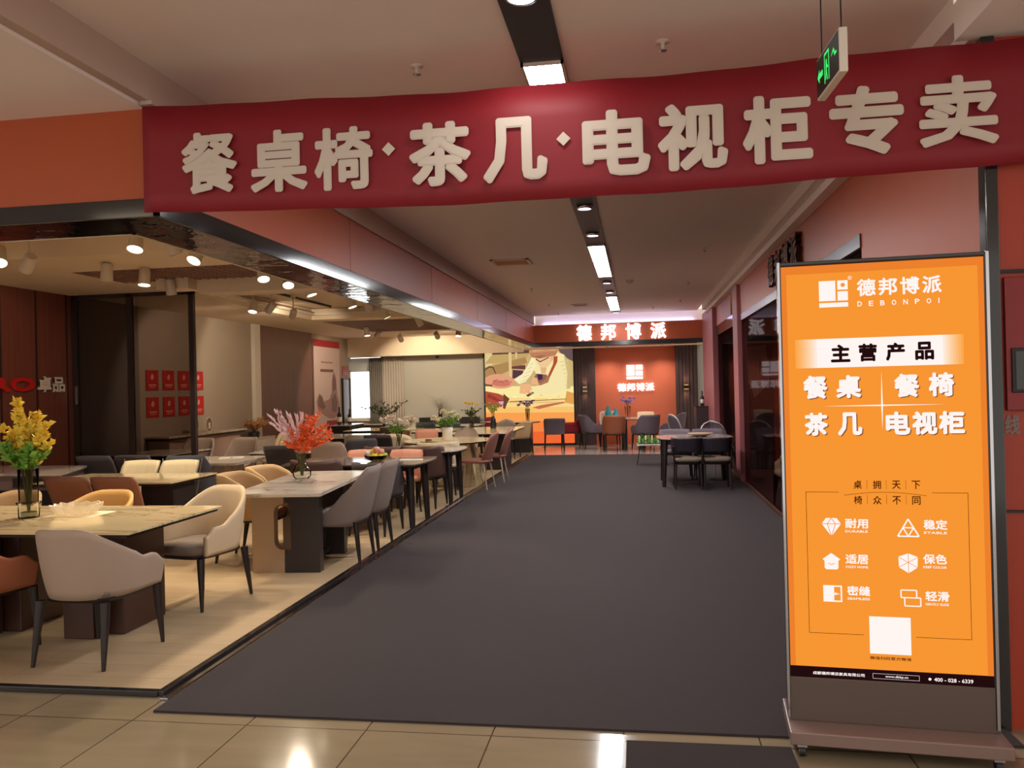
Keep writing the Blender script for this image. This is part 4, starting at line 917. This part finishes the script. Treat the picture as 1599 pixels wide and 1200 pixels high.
def b_t3(t, w, d, z):
    # pale panel with a tall capsule opening, beside a dark block with rounded inner edge
    q = -.1
    hole = [(.02, .2), (-.03, .21), (-.06, .24), (-.07, .28), (-.07, .53), (-.06, .57), (-.03, .6), (.02, .61)]
    pts = [(-.27, 0), (.02, 0)] + hole + [(.02, z), (-.27, z)]; pts = [(a+q, b) for a, b in pts]
    for y0 in (-.45, .35):
        MB().prism(pts, (0, y0, 0), (1, 0, 0), (0, 0, 1), (0, .1, 0)).build('pale_panel', M_pedtaupe, t, .008, label='pale taupe panel with capsule cut-out')
        pd = [(.05, 0), (.34, 0), (.34, z), (.02, z), (.02, .66), (.05, .62), (.08, .58), (.08, .22), (.05, .18), (.02, .14), (.02, 0)]; pd = [(a+q, b) for a, b in pd]
        MB().prism(pd, (0, y0, 0), (1, 0, 0), (0, 0, 1), (0, .1, 0)).build('dark_panel', M_peddark, t, .008, label='dark brown panel')
    MB().box(-.2, .1, -.36, .36, .03, .09).build('stretcher', M_peddark, t, .01)
def b_round(m, r0, r1):
    def f(t, w, d, z): MB().lathe([(r1, 0), (r1, .03), (r0, .12), (r0*.8, .4), (r0, z-.05), (r0*1.4, z)], seg=32).build('pedestal', m, t)
    return f
table('dining_table', 'nearest warm marble dining table with brown panel base, glass vase and crystal bowl on it', -4.2, 5.15, 2.14, 1.14, M_marbY, b_t1)
table('dining_table', 'second warm marble table behind, between brown leather and cream leather chairs', -5.24, 7.68, 1.5, .88, M_marbY, b_slabs((-.45, .45), .36, .4, M_peddark))
table('dining_table', 'long marble table with pale and dark loop base and orange bouquet', -3.08, 7.21, .77, 1.8, M_marbW, b_t3, h=.76, rz=R_(5.5), under=M_marbW)
table('dining_table', 'dark-legged table with curved ends and a bowl of fruit', -3.3, 9.35, 1.72, 1.06, M_stone, b_legs(M_dark, .04, .18, .22), shape='boat')
table('dining_table', 'pale stone table with dark tapered legs behind the dark brown rounded chairs', -3.12, 11.12, 1.42, 1.2, M_marbG, b_legs(M_dark, .036, .17, .3), shape='squircle')
def b_arch(t, w, d, z):
    a = [(-.42+.84*i/12, 0) for i in (0,)]; pts = [(-.5, 0), (-.24, 0)] + [(-.24+.48*i/10, .12+.22*math.sin(math.pi*i/10)) for i in range(11)] + [(.24, 0), (.5, 0), (.46, .3), (.36, z), (-.36, z), (-.46, .3)]
    MB().prism(pts, (0, -.22, 0), (1, 0, 0), (0, 0, 1), (0, .14, 0)).build('arched_panel', M_marbY, t, .01)
    MB().prism(pts, (0, .22, 0), (1, 0, 0), (0, 0, 1), (0, .14, 0)).build('arched_panel', M_marbY, t, .01)
table('dining_table', 'cream oval table with arched cream base and a vase of white roses', -3.1, 13.0, 1.45, 1.55, M_marbY, b_arch, shape='oval')
table('dining_table', 'marble table with broad dark block base farther along the aisle', -2.95, 15.85, 1.15, 2.4, M_marbY, b_slabs((.18,), .4, .9, M_peddark))
table('dining_table', 'dark round-ended table in front of the backlit picture', -3.1, 19.6, 1.5, 1.2, M_marbG, b_slabs((.2,), .65, .5, M_peddark), shape='oval')
table('dining_table', 'white oval table on dark base before the far orange wall', -.12, 20.35, 1.35, .9, M_marbW, b_slabs((-.22, .22), .14, .4, M_peddark), shape='oval')
table('dining_table', 'dark-legged table with pale top on the right of the carpet', .86, 13.0, 1.16, 1.1, M_marbG, b_legs(M_dark, .035, .12, .14), shape='squircle')
table('dining_table', 'pale stone table with a square pedestal between the partition and the cabinet', -5.35, 9.75, .95, 1.0, M_marbW, b_slabs((0,), .4, .5, M_marbG), under=M_marbW)
table('dining_table', 'white pedestal table behind the orange bouquet', -5.0, 11.65, .9, 1.9, M_marbW, b_round(M_pedbrown, .06, .25))
table('dining_table', 'white table behind the smoked glass partition', -7.0, 11.1, .9, 1.2, M_marbW, b_slabs((0,), .3, .4, M_peddark))
table('dining_table', 'bright white table near the back window', -5.5, 14.6, 1.2, 1.3, M_marbW, b_slabs((0,), .4, .4, M_peddark))
table('dining_table', 'brown-legged table with yellow plate behind the cream curved sofa', -5.4, 16.9, 1.5, 1.2, M_marbY, b_legs(M_pedbrown, .04))
table('dining_table', 'pale table with wine glasses between grey-green chairs', -4.3, 18.3, 1.5, .9, M_marbW, b_legs(M_dark, .035))
table('dining_table', 'rear table with thin cream top beyond the oval table', -4.1, 16.2, .9, 1.3, M_marbY, b_slabs((0,), .4, .5, M_pedbrown))

# ---- casegoods
def cabinet(name, label, x0, x1, y0, y1, h, body, top, doors, face='x', cat='cabinet', z0=.08):
    t = thing(name, label, cat, (x0, y0, .002)); w, d = x1-x0, y1-y0
    MB().box(0, w, 0, d, z0, h-.02).build('body', body, t, .004); MB().box(-.01, w+.015, -.01, d+.01, h-.02, h).build('top', top, t, .003)
    MB().box(.03, w-.03, .03, d-.03, 0, z0).build('plinth', M_blackmat, t)
    for i in range(doors):
        if face == 'x':
            a = d/doors*i; p = MB().box(w, w+.014, a+.01, a+d/doors-.01, z0+.02, h-.04).build('door', body, t, .003)
            MB().box(w+.014, w+.024, a+.04, a+.055, h*.5, h*.5+.12).build('handle', M_chrome, p)
        else:
            a = w/doors*i; p = MB().box(a+.01, a+w/doors-.01, -.014, 0, z0+.02, h-.04).build('door', body, t, .003)
            MB().box(a+.04, a+.055, -.024, -.014, h*.5, h*.5+.12).build('handle', M_chrome, p)
    return t
t = thing('console_table', 'long marble topped console with a drawer at the left by the red wood wall', 'console', (0, 0, 0))
MB().prism([(-7.6, 7.72), (-6.02, 7.68), (-6.38, 8.58), (-7.6, 8.6)], (0, 0, .775), (1, 0, 0), (0, 1, 0), (0, 0, .025)).build('top', M_marbG, t, .002)
MB().prism([(-7.6, 7.74), (-6.04, 7.7), (-6.4, 8.56), (-7.6, 8.58)], (0, 0, .62), (1, 0, 0), (0, 1, 0), (0, 0, .155)).build('body', mat('console_grey', (118, 100, 98), .4), t)
MB().prism([(-6.6, 7.695), (-6.2, 7.69), (-6.2, 7.7), (-6.6, 7.705)], (0, 0, .65), (1, 0, 0), (0, 1, 0), (0, 0, .1)).build('drawer', M_peddark, t)
for x in (-7.5, -6.45): MB().box(x-.02, x+.3, 7.85, 8.4, .002, .62).build('pedestal', M_dark, t)
t = thing('wall_shelf', 'long pale sideboard with dark edged top on the taupe wall', 'sideboard', (-7.69, 11.7, .002))
MB().box(0, .42, 0, 2.55, .91, .94).build('top', M_marbG, t, .003); MB().box(0, .40, .02, 2.53, .87, .91).build('dark_edge', M_peddark, t)
MB().box(0, .36, .1, 2.4, .0, .87).build('body', mat('sideboard_pink', (178, 146, 130), .5), t)
cabinet('cabinet', 'marble topped cabinet with pampas grass on it by the white pillar', -7.66, -7.2, 14.3, 15.3, .74, mat('cab_speckle', (190, 172, 150), .5, var=.2, vscale=30), M_marbG, 2)
cabinet('sideboard', 'long black sideboard against the pale grey back wall', -5.85, -4.25, 21.22, 21.6, .82, M_blackmat, M_black, 4, 'y')
cabinet('low_cabinet', 'low dark cabinet below the back window', -7.3, -6.3, 20.9, 21.3, .68, M_peddark, M_marbG, 3, 'y')
cabinet('reception_desk', 'dark tall reception desk by the far right pillar', 1.3, 1.62, 18.6, 19.5, 1.06, mat('desk_dark', (66, 50, 52), .4), M_black, 1)
cabinet('wine_cabinet', 'dark low cabinet with bottles beside the tall poster', -7.1, -6.6, 17.9, 18.9, .8, M_dark, M_marbG, 2)
def mirror(x, y, z, r, lab):
    t = thing('round_ornament', lab, 'ornament', (x, y, z))
    MB().prism([(r*math.cos(a), r*1.25+r*1.25*math.sin(a)) for a in [2*math.pi*i/28 for i in range(28)]], (0, 0, 0), (0, 1, 0), (0, 0, 1), (.02, 0, 0), None, True).build('disc', mat('ornament_brown', (130, 98, 84), .5), t)
    V = [(.012+.012*math.cos(b), (r+.006*math.sin(b))*math.cos(a), r*1.25+(r*1.25+.006*math.sin(b))*math.sin(a)) for a in [2*math.pi*i/28 for i in range(28)] for b in [2*math.pi*k/6 for k in range(6)]]
    F = [(i*6+k, i*6+(k+1) % 6, ((i+1) % 28)*6+(k+1) % 6, ((i+1) % 28)*6+k) for i in range(28) for k in range(6)]
    MB().add(V, F, None, True).build('rim', M_white, t); MB().box(.02, .024, -.04, .03, .05, .16).build('motif', M_white, t)
mirror(-7.45, 13.2, .942, .1, 'oval ornament plate with white rim on the long sideboard, right one')
mirror(-7.45, 12.75, .942, .11, 'oval ornament plate on the long sideboard beside the partition edge, left one')
# cream curved sofa bench
t = thing('curved_bench', 'cream upholstered bench with high curved back beside the black chair', 'bench', (-4.4, 13.3, .002), R_(10))
shell(1.1, .7, .2, .86, .62, .15, .12, th=.07, t1=.2, t2=.8, p=.8).build('backrest', F_rib, t); pad(1.0, .66, .12, .46, .4, .05).build('seat', F_rib, t)

def frost(name, c, a):
    m = mat(name, c, .12); nt = m.node_tree; p = nt.nodes['Principled BSDF']; o = nt.nodes['Material Output']
    mx = nt.nodes.new('ShaderNodeMixShader'); t = nt.nodes.new('ShaderNodeBsdfTransparent'); mx.inputs[0].default_value = a
    nt.links.new(t.outputs[0], mx.inputs[1]); nt.links.new(p.outputs[0], mx.inputs[2]); nt.links.new(mx.outputs[0], o.inputs[0]); return m
# ---- vases, flowers
def vase(label, x, y, z, prof, m, seg=28, water=False, name='glass_vase', p=1):
    t = thing(name, label, 'vase', (x, y, z))
    inner = [(max(.002, r-.004), zz) for r, zz in prof][::-1]; inner[-1] = (inner[-1][0], prof[0][1]+.008)
    MB().lathe(prof+inner, seg=seg, cap=True, p=p).build('body', m, t)
    if water: MB().lathe([(prof[0][0]*.9, .01), (prof[1][0]*.9, .06)], seg=seg).build('water', mat('vase_water', (120, 118, 84), .1), t)
    return t
def blob(mb, c, r, m=None, n=6):
    V = []; 
    for j in range(1, 4):
        for k in range(n): a = 2*math.pi*k/n; s = math.sin(math.pi*j/4); V.append((c[0]+r*s*math.cos(a), c[1]+r*s*math.sin(a), c[2]+r*math.cos(math.pi*j/4)))
    V += [(c[0], c[1], c[2]+r), (c[0], c[1], c[2]-r)]; F = []
    for j in range(2):
        for k in range(n): F.append((j*n+k, (j+1)*n+k, (j+1)*n+(k+1) % n, j*n+(k+1) % n))
    for k in range(n): F += [(3*n, k, (k+1) % n), (3*n+1, 2*n+(k+1) % n, 2*n+k)]
    mb.add(V, F, m, True)
def leafq(mb, c, d, l, w, m=None):
    d = Vector(d).normalized(); s = d.cross(Vector((random.uniform(-1, 1), random.uniform(-1, 1), random.uniform(-.3, 1)))).normalized(); c = Vector(c); u = d.cross(s)*w*.25
    mb.add([c, c+d*l*.45+s*w/2+u, c+d*l, c+d*l*.45-s*w/2+u, c+d*l*.4], [(0, 1, 4), (1, 2, 4), (2, 3, 4), (3, 0, 4)], m)
def bouquet(label, x, y, z, sprays, stemh, cat='flowers', name='bouquet'):
    """sprays: (part name, material, list of (dx,dy,dz) tips, leaf count, leaf length, leaf width, style)"""
    t = thing(name, label, cat, (x, y, z)); st = MB()
    for pn, m, tips, nl, ll, lw, style in sprays:
        mb = MB()
        for (dx, dy, dz) in tips:
            tip = Vector((dx, dy, dz)); base = Vector((dx*.03, dy*.03, .02)); mid = Vector((dx*.25, dy*.25, stemh+(dz-stemh)*.35))
            st.tube([base, mid, tip], [.003, .0025, .0015], 5)
            for i in range(nl):
                a = .35+.65*(i+random.random())/nl; q = mid.lerp(tip, (a-.35)/.65)
                out = Vector((random.uniform(-1, 1), random.uniform(-1, 1), random.uniform(-.2, 1)))
                if style == 'feather': out = (tip-mid).normalized()*1.3+out*.5
                if style == 'ball': blob(mb, q+out*ll*.4, ll*.35*random.uniform(.7, 1.2))
                else: leafq(mb, q, out, ll*random.uniform(.6, 1.2), lw*random.uniform(.7, 1.2))
            if style == 'rose':
                for k in range(14):
                    a = k*2.4; leafq(mb, tip, (math.cos(a), math.sin(a), .3+.06*k), ll*.9, lw*1.4)
        mb.build(pn, m, t)
    st.build('stems', M_stem, t); return t
vs = vase('tall smoked glass vase with clear footed base on the nearest marble table', -4.3, 5.16, .752, [(.062, .10), (.064, .18), (.067, .345)], M_glasssmoke)
MB().lathe([(.064, 0), (.068, .01), (.07, .09), (.082, .105), (.078, .11), (.064, .1), (.06, .014)], seg=30).build('glass_base', M_glassclear, vs)
MB().lathe([(.058, .014), (.058, .04)], seg=24).build('water', mat('vase_water', (150, 140, 90), .1), vs)
def fan(n, w, h0, h1, ox=0, d=.12): return [(ox+w*(i/(n-1)*2-1)*random.uniform(.7, 1), random.uniform(-d, d), random.uniform(h0, h1)) for i in range(n)]
bouquet('yellow and green leafy branches in the smoked vase on the nearest table', -4.3, 5.16, .76,
 [('yellow_leaves', M_leafY, [(-.07, 0, .84), (.03, .03, .72), (-.04, .05, .70), (.16, 0, .66), (.14, -.05, .56), (-.14, .04, .60), (.02, -.05, .62), (.09, .06, .60), (-.06, -.03, .76), (-.2, 0, .64), (.08, .02, .74), (.19, 0, .52)], 64, .055, .045, 'leaf'),
  ('green_leaves', M_leaf, fan(13, .16, .42, .56) + [(-.24, 0, .52), (-.28, .05, .48), (.1, 0, .5)], 50, .06, .045, 'leaf')], .3)
vase('clear round glass bottle vase holding the orange bouquet on the long marble table', -3.2, 7.36, .762, [(.06, 0), (.085, .03), (.088, .08), (.06, .13), (.03, .16), (.027, .22), (.032, .225)], M_glassclear, water=False)
bouquet('orange red and pale pink foliage bouquet in the clear vase on the long marble table', -3.2, 7.36, .775,
 [('orange_leaves', M_leafR, [(-.12, 0, .46), (-.05, .03, .48), (.02, 0, .50), (.08, 0, .60), (.14, .02, .56), (.20, .02, .48), (.28, .03, .44), (.02, -.04, .40), (-.14, .05, .40), (.12, -.05, .38), (.30, 0, .38), (.16, .06, .62), (-.16, 0, .34), (-.08, 0, .32), (.1, 0, .30), (.22, .03, .34), (.26, 0, .5)], 64, .055, .02, 'leaf'),
  ('pink_leaves', M_leafP, [(-.32, 0, .60), (-.27, .03, .64), (-.2, 0, .62), (-.14, .03, .60), (-.04, 0, .58), (0, .02, .60), (-.28, -.02, .52), (-.22, 0, .55), (-.1, 0, .56)], 44, .06, .022, 'feather')], .22)
vase('slim clear glass vase with pale lilies on the pale stone table', -3.42, 11.3, .752, [(.05, 0), (.045, .05), (.03, .14), (.05, .24)], M_glassclear)
bouquet('pale lilies in the slim vase on the pale stone table', -3.42, 11.3, .76, [('petals', M_petal, fan(12, .26, .3, .44), 5, .1, .04, 'rose'), ('leaves', M_leaf, fan(6, .2, .24, .36), 12, .09, .03, 'leaf')], .2)
vase('ribbed white ceramic vase with white roses on the cream oval table', -3.05, 12.75, .752, [(.07, 0), (.085, .02), (.08, .12), (.09, .22)], M_white, name='ceramic_vase')
bouquet('white roses with green leaves in the ribbed vase on the cream oval table', -3.05, 12.75, .77, [('roses', mat('rose_cream', (250, 244, 214), .5), fan(8, .24, .3, .46), 3, .07, .07, 'rose'), ('leaves', M_leaf, fan(9, .22, .25, .38), 20, .07, .035, 'leaf')], .18)
vase('thin vase of olive sprigs at the left foot of the backlit picture', -3.3, 15.9, .752, [(.05, 0), (.05, .1), (.04, .2)], M_glasssmoke)
bouquet('olive green sprigs with yellow tips left of the backlit picture', -3.3, 15.9, .76, [('leaves', M_dkleaf, fan(8, .16, .3, .5), 16, .07, .03, 'leaf'), ('flowers', M_leafY, fan(4, .14, .4, .55), 4, .05, .03, 'rose')], .2)
vase('dark bottle vase with green stems in front of the backlit picture', -2.95, 16.4, .752, [(.06, 0), (.07, .05), (.05, .2), (.03, .25)], M_black, name='dark_vase')
bouquet('yellow green stems in the dark vase in front of the backlit picture', -2.95, 16.4, .77, [('leaves', mat('olive_leaf', (160, 170, 70), .6), fan(8, .17, .4, .62), 14, .07, .035, 'leaf')], .25)
vase('slim glass vase in the middle of the round-ended table by the picture', -2.68, 19.7, .752, [(.04, 0), (.045, .1), (.06, .3)], M_glasssmoke)
bouquet('pale lilac flowers in the slim vase before the backlit picture', -2.68, 19.7, .77, [('petals', M_lilac, fan(8, .18, .38, .48), 10, .06, .03, 'rose')], .3)
vase('clear glass vase with lilac flowers on the far oval table', -.25, 20.3, .752, [(.05, 0), (.06, .1), (.075, .3)], M_glassclear)
bouquet('lilac flowers in the clear vase on the far oval table', -.25, 20.3, .77, [('petals', M_lilac, fan(9, .17, .38, .52), 10, .06, .03, 'rose')], .3)
vase('dark low pot of dried pampas grass on the marble topped cabinet', -7.45, 14.9, .742, [(.1, 0), (.12, .06), (.1, .1)], M_black, name='dark_pot')
bouquet('tan pampas grass plumes above the marble topped cabinet', -7.45, 14.9, .76, [('plumes', M_pampas, [(random.uniform(-.1, .2), -.45+.045*i, random.uniform(.2, .34)) for i in range(22)], 60, .06, .02, 'leaf')], .1)
vase('dark vase of white baby breath on the black sideboard', -5.3, 21.4, .822, [(.05, 0), (.06, .1), (.04, .22)], M_black, name='dark_vase')
bouquet('white feathery dried flowers on the black sideboard', -5.3, 21.4, .83, [('florets', mat('pale_floret', (210, 206, 190), .7), fan(16, .36, .45, .68), 20, .035, .012, 'leaf')], .25)
bouquet('dark leafy branches standing before the pale curtain behind the lilies', -5.45, 17.0, .76, [('leaves', M_dkleaf, fan(10, .5, .35, .62), 16, .1, .035, 'leaf')], .2, 'plant', 'leafy_branches')
vase('dark round vase of leafy branches behind the lilies', -5.45, 17.0, .752, [(.05, 0), (.07, .07), (.04, .13)], M_black, name='dark_vase')
# plant stand on the carpet
t = thing('plant_stand', 'thin legged stand with a tray before the right hand table', 'stand', (.25, 16.1, .012))
MB().box(-.28, .28, -.18, .18, .38, .41).build('tray', M_white, t, .004)
for sx in (-1, 1):
    for sy in (-1, 1): MB().tube([(sx*.22, sy*.13, .38), (sx*.29, sy*.18, 0)], .008, 8).build('leg', M_dark, t)
t = thing('green_plant', 'low green cactus like plants on the thin legged stand', 'plant', (.25, 16.1, .432))
mb = MB()
for i in range(34):
    x, y = random.uniform(-.25, .25), random.uniform(-.14, .14); h = random.uniform(.05, .13); mb.tube([(x, y, 0), (x*1.05, y*1.05, h*.7), (x*1.06, y*1.06, h)], [.02, .022, .006], 7)
for i in range(90): leafq(mb, (random.uniform(-.27, .27), random.uniform(-.17, .17), random.uniform(-.04, .1)), (random.uniform(-1, 1), random.uniform(-1, .5), random.uniform(-.8, 1)), .09, .03)
mb.build('foliage', mat('bright_green', (92, 150, 50), .5), t)
MB().box(-.26, .26, -.16, .16, -.008, .01).build('soil', M_dark, t)
for i in range(4):
    t = thing('candle', 'white candle, '+('leftmost', 'second from left', 'third from left', 'rightmost')[i]+' on the thin legged plant stand', 'candle', (.02+i*.12, 15.98, .424), 0, 'white candles on the plant stand')
    MB().lathe([(.014, 0), (.014, .16), (.01, .165)], seg=12).build('wax', M_white, t); MB().tube([(0, 0, .163), (.001, 0, .178)], .0015, 5).build('wick', M_blackmat, t)

# ---- tabletop objects
t = thing('crystal_bowl', 'square cut crystal bowl on the nearest marble table', 'bowl', (-4.03, 5.3, .752), R_(8))
n = 48; prof = [(.07, .0), (.12, .012), (.15, .05), (.158, .075)]
def wav(k, r, j): return r*(1+.05*math.cos(k*math.pi/2)*(j > 0))
V = []; 
for j, (r, z) in enumerate(prof+[(a-.012, b) for a, b in prof[::-1][:-1]]+[(.06, .014)]):
    for k in range(n):
        a = 2*math.pi*k/n; rr = wav(k, r, j); c2, s2 = math.cos(a), math.sin(a); q = (abs(c2)**4+abs(s2)**4)**(-.25)
        V.append((rr*c2*q, rr*s2*q*.8, z+(.006*math.cos(k*math.pi/2) if j in (3, 4) else 0)))
J = len(V)//n; F = [(j*n+k, j*n+(k+1) % n, (j+1)*n+(k+1) % n, (j+1)*n+k) for j in range(J-1) for k in range(n)] + [tuple(range(n))[::-1], tuple(range((J-1)*n, J*n))]
MB().add(V, F, None, False).build('bowl', frost('crystal', (248, 234, 204), .55), t)
tag(MB().box(-4.2, -3.82, 5.17, 5.45, .7515, .7535).build('placemat', mat('placemat_cream', (244, 226, 190), .8)), 'pale placemat under the crystal bowl on the nearest table', 'placemat')
t = thing('fruit_bowl', 'glass bowl holding yellow and pink fruit on the dark-legged table', 'bowl', (-3.1, 9.3, .752))
MB().lathe([(.05, 0), (.11, .02), (.15, .07), (.145, .07), (.105, .025), (.045, .008)], seg=28).build('bowl', M_glassclear, t)
FR = [(-.07, 0, .05, 'y'), (.06, -.03, .05, 'y'), (0, .06, .05, 'g'), (0, -.07, .06, 'y'), (-.04, .02, .11, 'y'), (.05, .03, .11, 'p'), (.09, .04, .06, 'g'), (-.1, -.01, .09, 'w'), (.01, -.02, .14, 'p')]
fm_ = {'y': mat('fruit_yellow', (238, 206, 60), .4), 'g': mat('fruit_green', (190, 200, 90), .4), 'p': mat('fruit_pink', (230, 160, 140), .4), 'w': mat('fruit_white', (232, 224, 220), .4)}
fw = ['yellow fruit at the left of the glass bowl', 'yellow fruit at the front right of the glass bowl', 'green fruit at the back of the glass bowl', 'yellow fruit at the very front of the glass bowl', 'yellow fruit on the upper layer of the glass bowl', 'pink fruit at the upper right of the glass bowl', 'green fruit at the right edge of the glass bowl', 'white fruit at the upper left of the glass bowl', 'pink fruit at the top of the pile in the glass bowl']
for i, (x, y, z, k) in enumerate(FR):
    t = thing('fruit', fw[i], 'fruit', (-3.1+x, 9.3+y, .752+z), random.random()*3, 'fruit in the glass bowl')
    MB().lathe([(.004, -.036), (.024, -.032), (.038, -.01), (.04, .008), (.028, .03), (.01, .034), (.003, .028)], seg=18).build('flesh', fm_[k], t)
    MB().tube([(0, 0, .028), (.004, 0, .045)], .002, 5).build('stem', M_stem, t)
def plate(x, y, r, lab, m, z=.752):
    t = thing('plate', lab, 'plate', (x, y, z)); MB().lathe([(r*.5, 0), (r, .014), (r*.98, .018), (r*.5, .006), (.002, .005)], seg=32).build('dish', m, t); return t
plate(-3.35, 12.6, .2, 'large cream round plate with brown food on the cream oval table', M_marbY)
m = MB()
for i in range(6): blob(m, (random.uniform(-.06, .06), random.uniform(-.05, .05), .012), .025)
o = m.build('snack_pile', mat('snack_brown', (110, 60, 40), .6), None, loc=(-3.35, 12.6, .762)); tag(o, 'small pile of brown snacks on the cream plate', 'food')
plate(-5.3, 16.6, .2, 'yellow green platter on the brown-legged table behind the cream sofa', mat('plate_green', (196, 196, 110), .5))
t = thing('napkin', 'folded white napkin on the right end of the fruit table', 'napkin', (-2.7, 9.4, .752), R_(15)); MB().box(-.14, .14, -.08, .08, 0, .004).build('cloth', M_white, t); MB().box(-.14, .0, -.08, .08, .004, .008).build('fold', M_white, t)
t = thing('magazine', 'open white magazine on the pale stone table by the partition', 'magazine', (-5.3, 9.95, .752), R_(20)); MB().box(-.15, .15, -.1, .1, 0, .006).build('pages', M_white, t); MB().box(-.004, .004, -.1, .1, .006, .009).build('spine', M_peddark, t)
t = thing('serving_bowl', 'shallow patterned bowl on the right hand table', 'bowl', (.96, 12.95, .752)); MB().lathe([(.06, 0), (.15, .03), (.2, .05), (.195, .055), (.14, .035), (.05, .01)], seg=30).build('bowl', mat('bowl_pattern', (176, 150, 120), .5, var=.4, vscale=18), t)
MB().lathe([(.05, .0), (.055, .006), (.05, .008)], seg=20).build('foot', M_dark, t)
def wineglass(x, y, z, lab):
    t = thing('wine_glass', lab, 'glass', (x, y, z), 0, 'wine glasses'); MB().lathe([(.035, 0), (.03, .004), (.004, .01), (.004, .09)], seg=16).build('stem', M_glassclear, t)
    MB().lathe([(.004, .09), (.03, .115), (.04, .15), (.034, .2), (.032, .2), (.037, .15), (.027, .118), (.002, .095)], seg=16, cap=False).build('bowl', M_petal, t)
wineglass(-4.62, 18.2, .752, 'white wine glass on the pale table, left one between the grey-green chairs'); wineglass(-4.42, 18.2, .752, 'white wine glass on the pale table, right one between the grey-green chairs')
def bottle(x, y, z, lab, h=.3, m=M_black, lb_=M_white, grp=None):
    t = thing('bottle', lab, 'bottle', (x, y, z), 0, grp); s = h/.3
    MB().lathe([(.036*s, 0), (.038*s, .01), (.038*s, .17*s), (.014*s, .21*s), (.013*s, .29*s), (.015*s, .3*s)], seg=18).build('body', m, t)
    MB().lathe([(.0385*s, .05*s), (.039*s, .051*s), (.039*s, .13*s), (.0385*s, .131*s)], seg=18, cap=False).build('label', lb_, t)
bottle(-6.95, 18.2, .802, 'dark wine bottle with pale label beside the tall poster, nearer one', .42, grp='bottles by the poster'); bottle(-6.85, 18.6, .802, 'dark wine bottle beside the tall poster, farther one', .36, grp='bottles by the poster')
bottle(1.46, 18.9, 1.064, 'dark bottle standing on the reception desk', .34)
def teal(x, y, lab, s):
    t = thing('teal_ornament', lab, 'ornament', (x, y, .752), 0, 'teal crystal ornaments')
    m = mat('teal_crystal', (60, 150, 160), .15, var=.5, vscale=40)
    MB().lathe([(.09*s, 0), (.1*s, .03), (.07*s, .1*s), (.08*s, .13*s), (.04*s, .2*s), (.045*s, .23*s), (.01, .3*s)], seg=8).build('body', m, t)
    MB().lathe([(.1*s, 0), (.11*s, .006), (.1*s, .012)], seg=16).build('base', M_white, t)
teal(-.74, 20.45, 'teal crystal ornament on the far oval table, left one', 1.1); teal(-.55, 20.5, 'green teal crystal ornament on the far oval table, right one', .9)
t = thing('wall_art', 'irregular pale stone art piece on the dark wall behind the right shop glass', 'wall art', (2.2, 15.08, 1.3)); MB().prism([(-.35, .9), (.1, .95), (.15, .3), (0, .1), (-.12, .0), (-.16, .2), (-.3, .35), (-.22, .5)], (0, 0, 0), X3, Z3, (0, -.03, 0)).build('panel', mat('art_stone', (150, 130, 116), .6, var=.4, vscale=12), t, .004)
MB().box(-.02, .02, -.04, -.03, .45, .65).build('patch', M_dark, t)
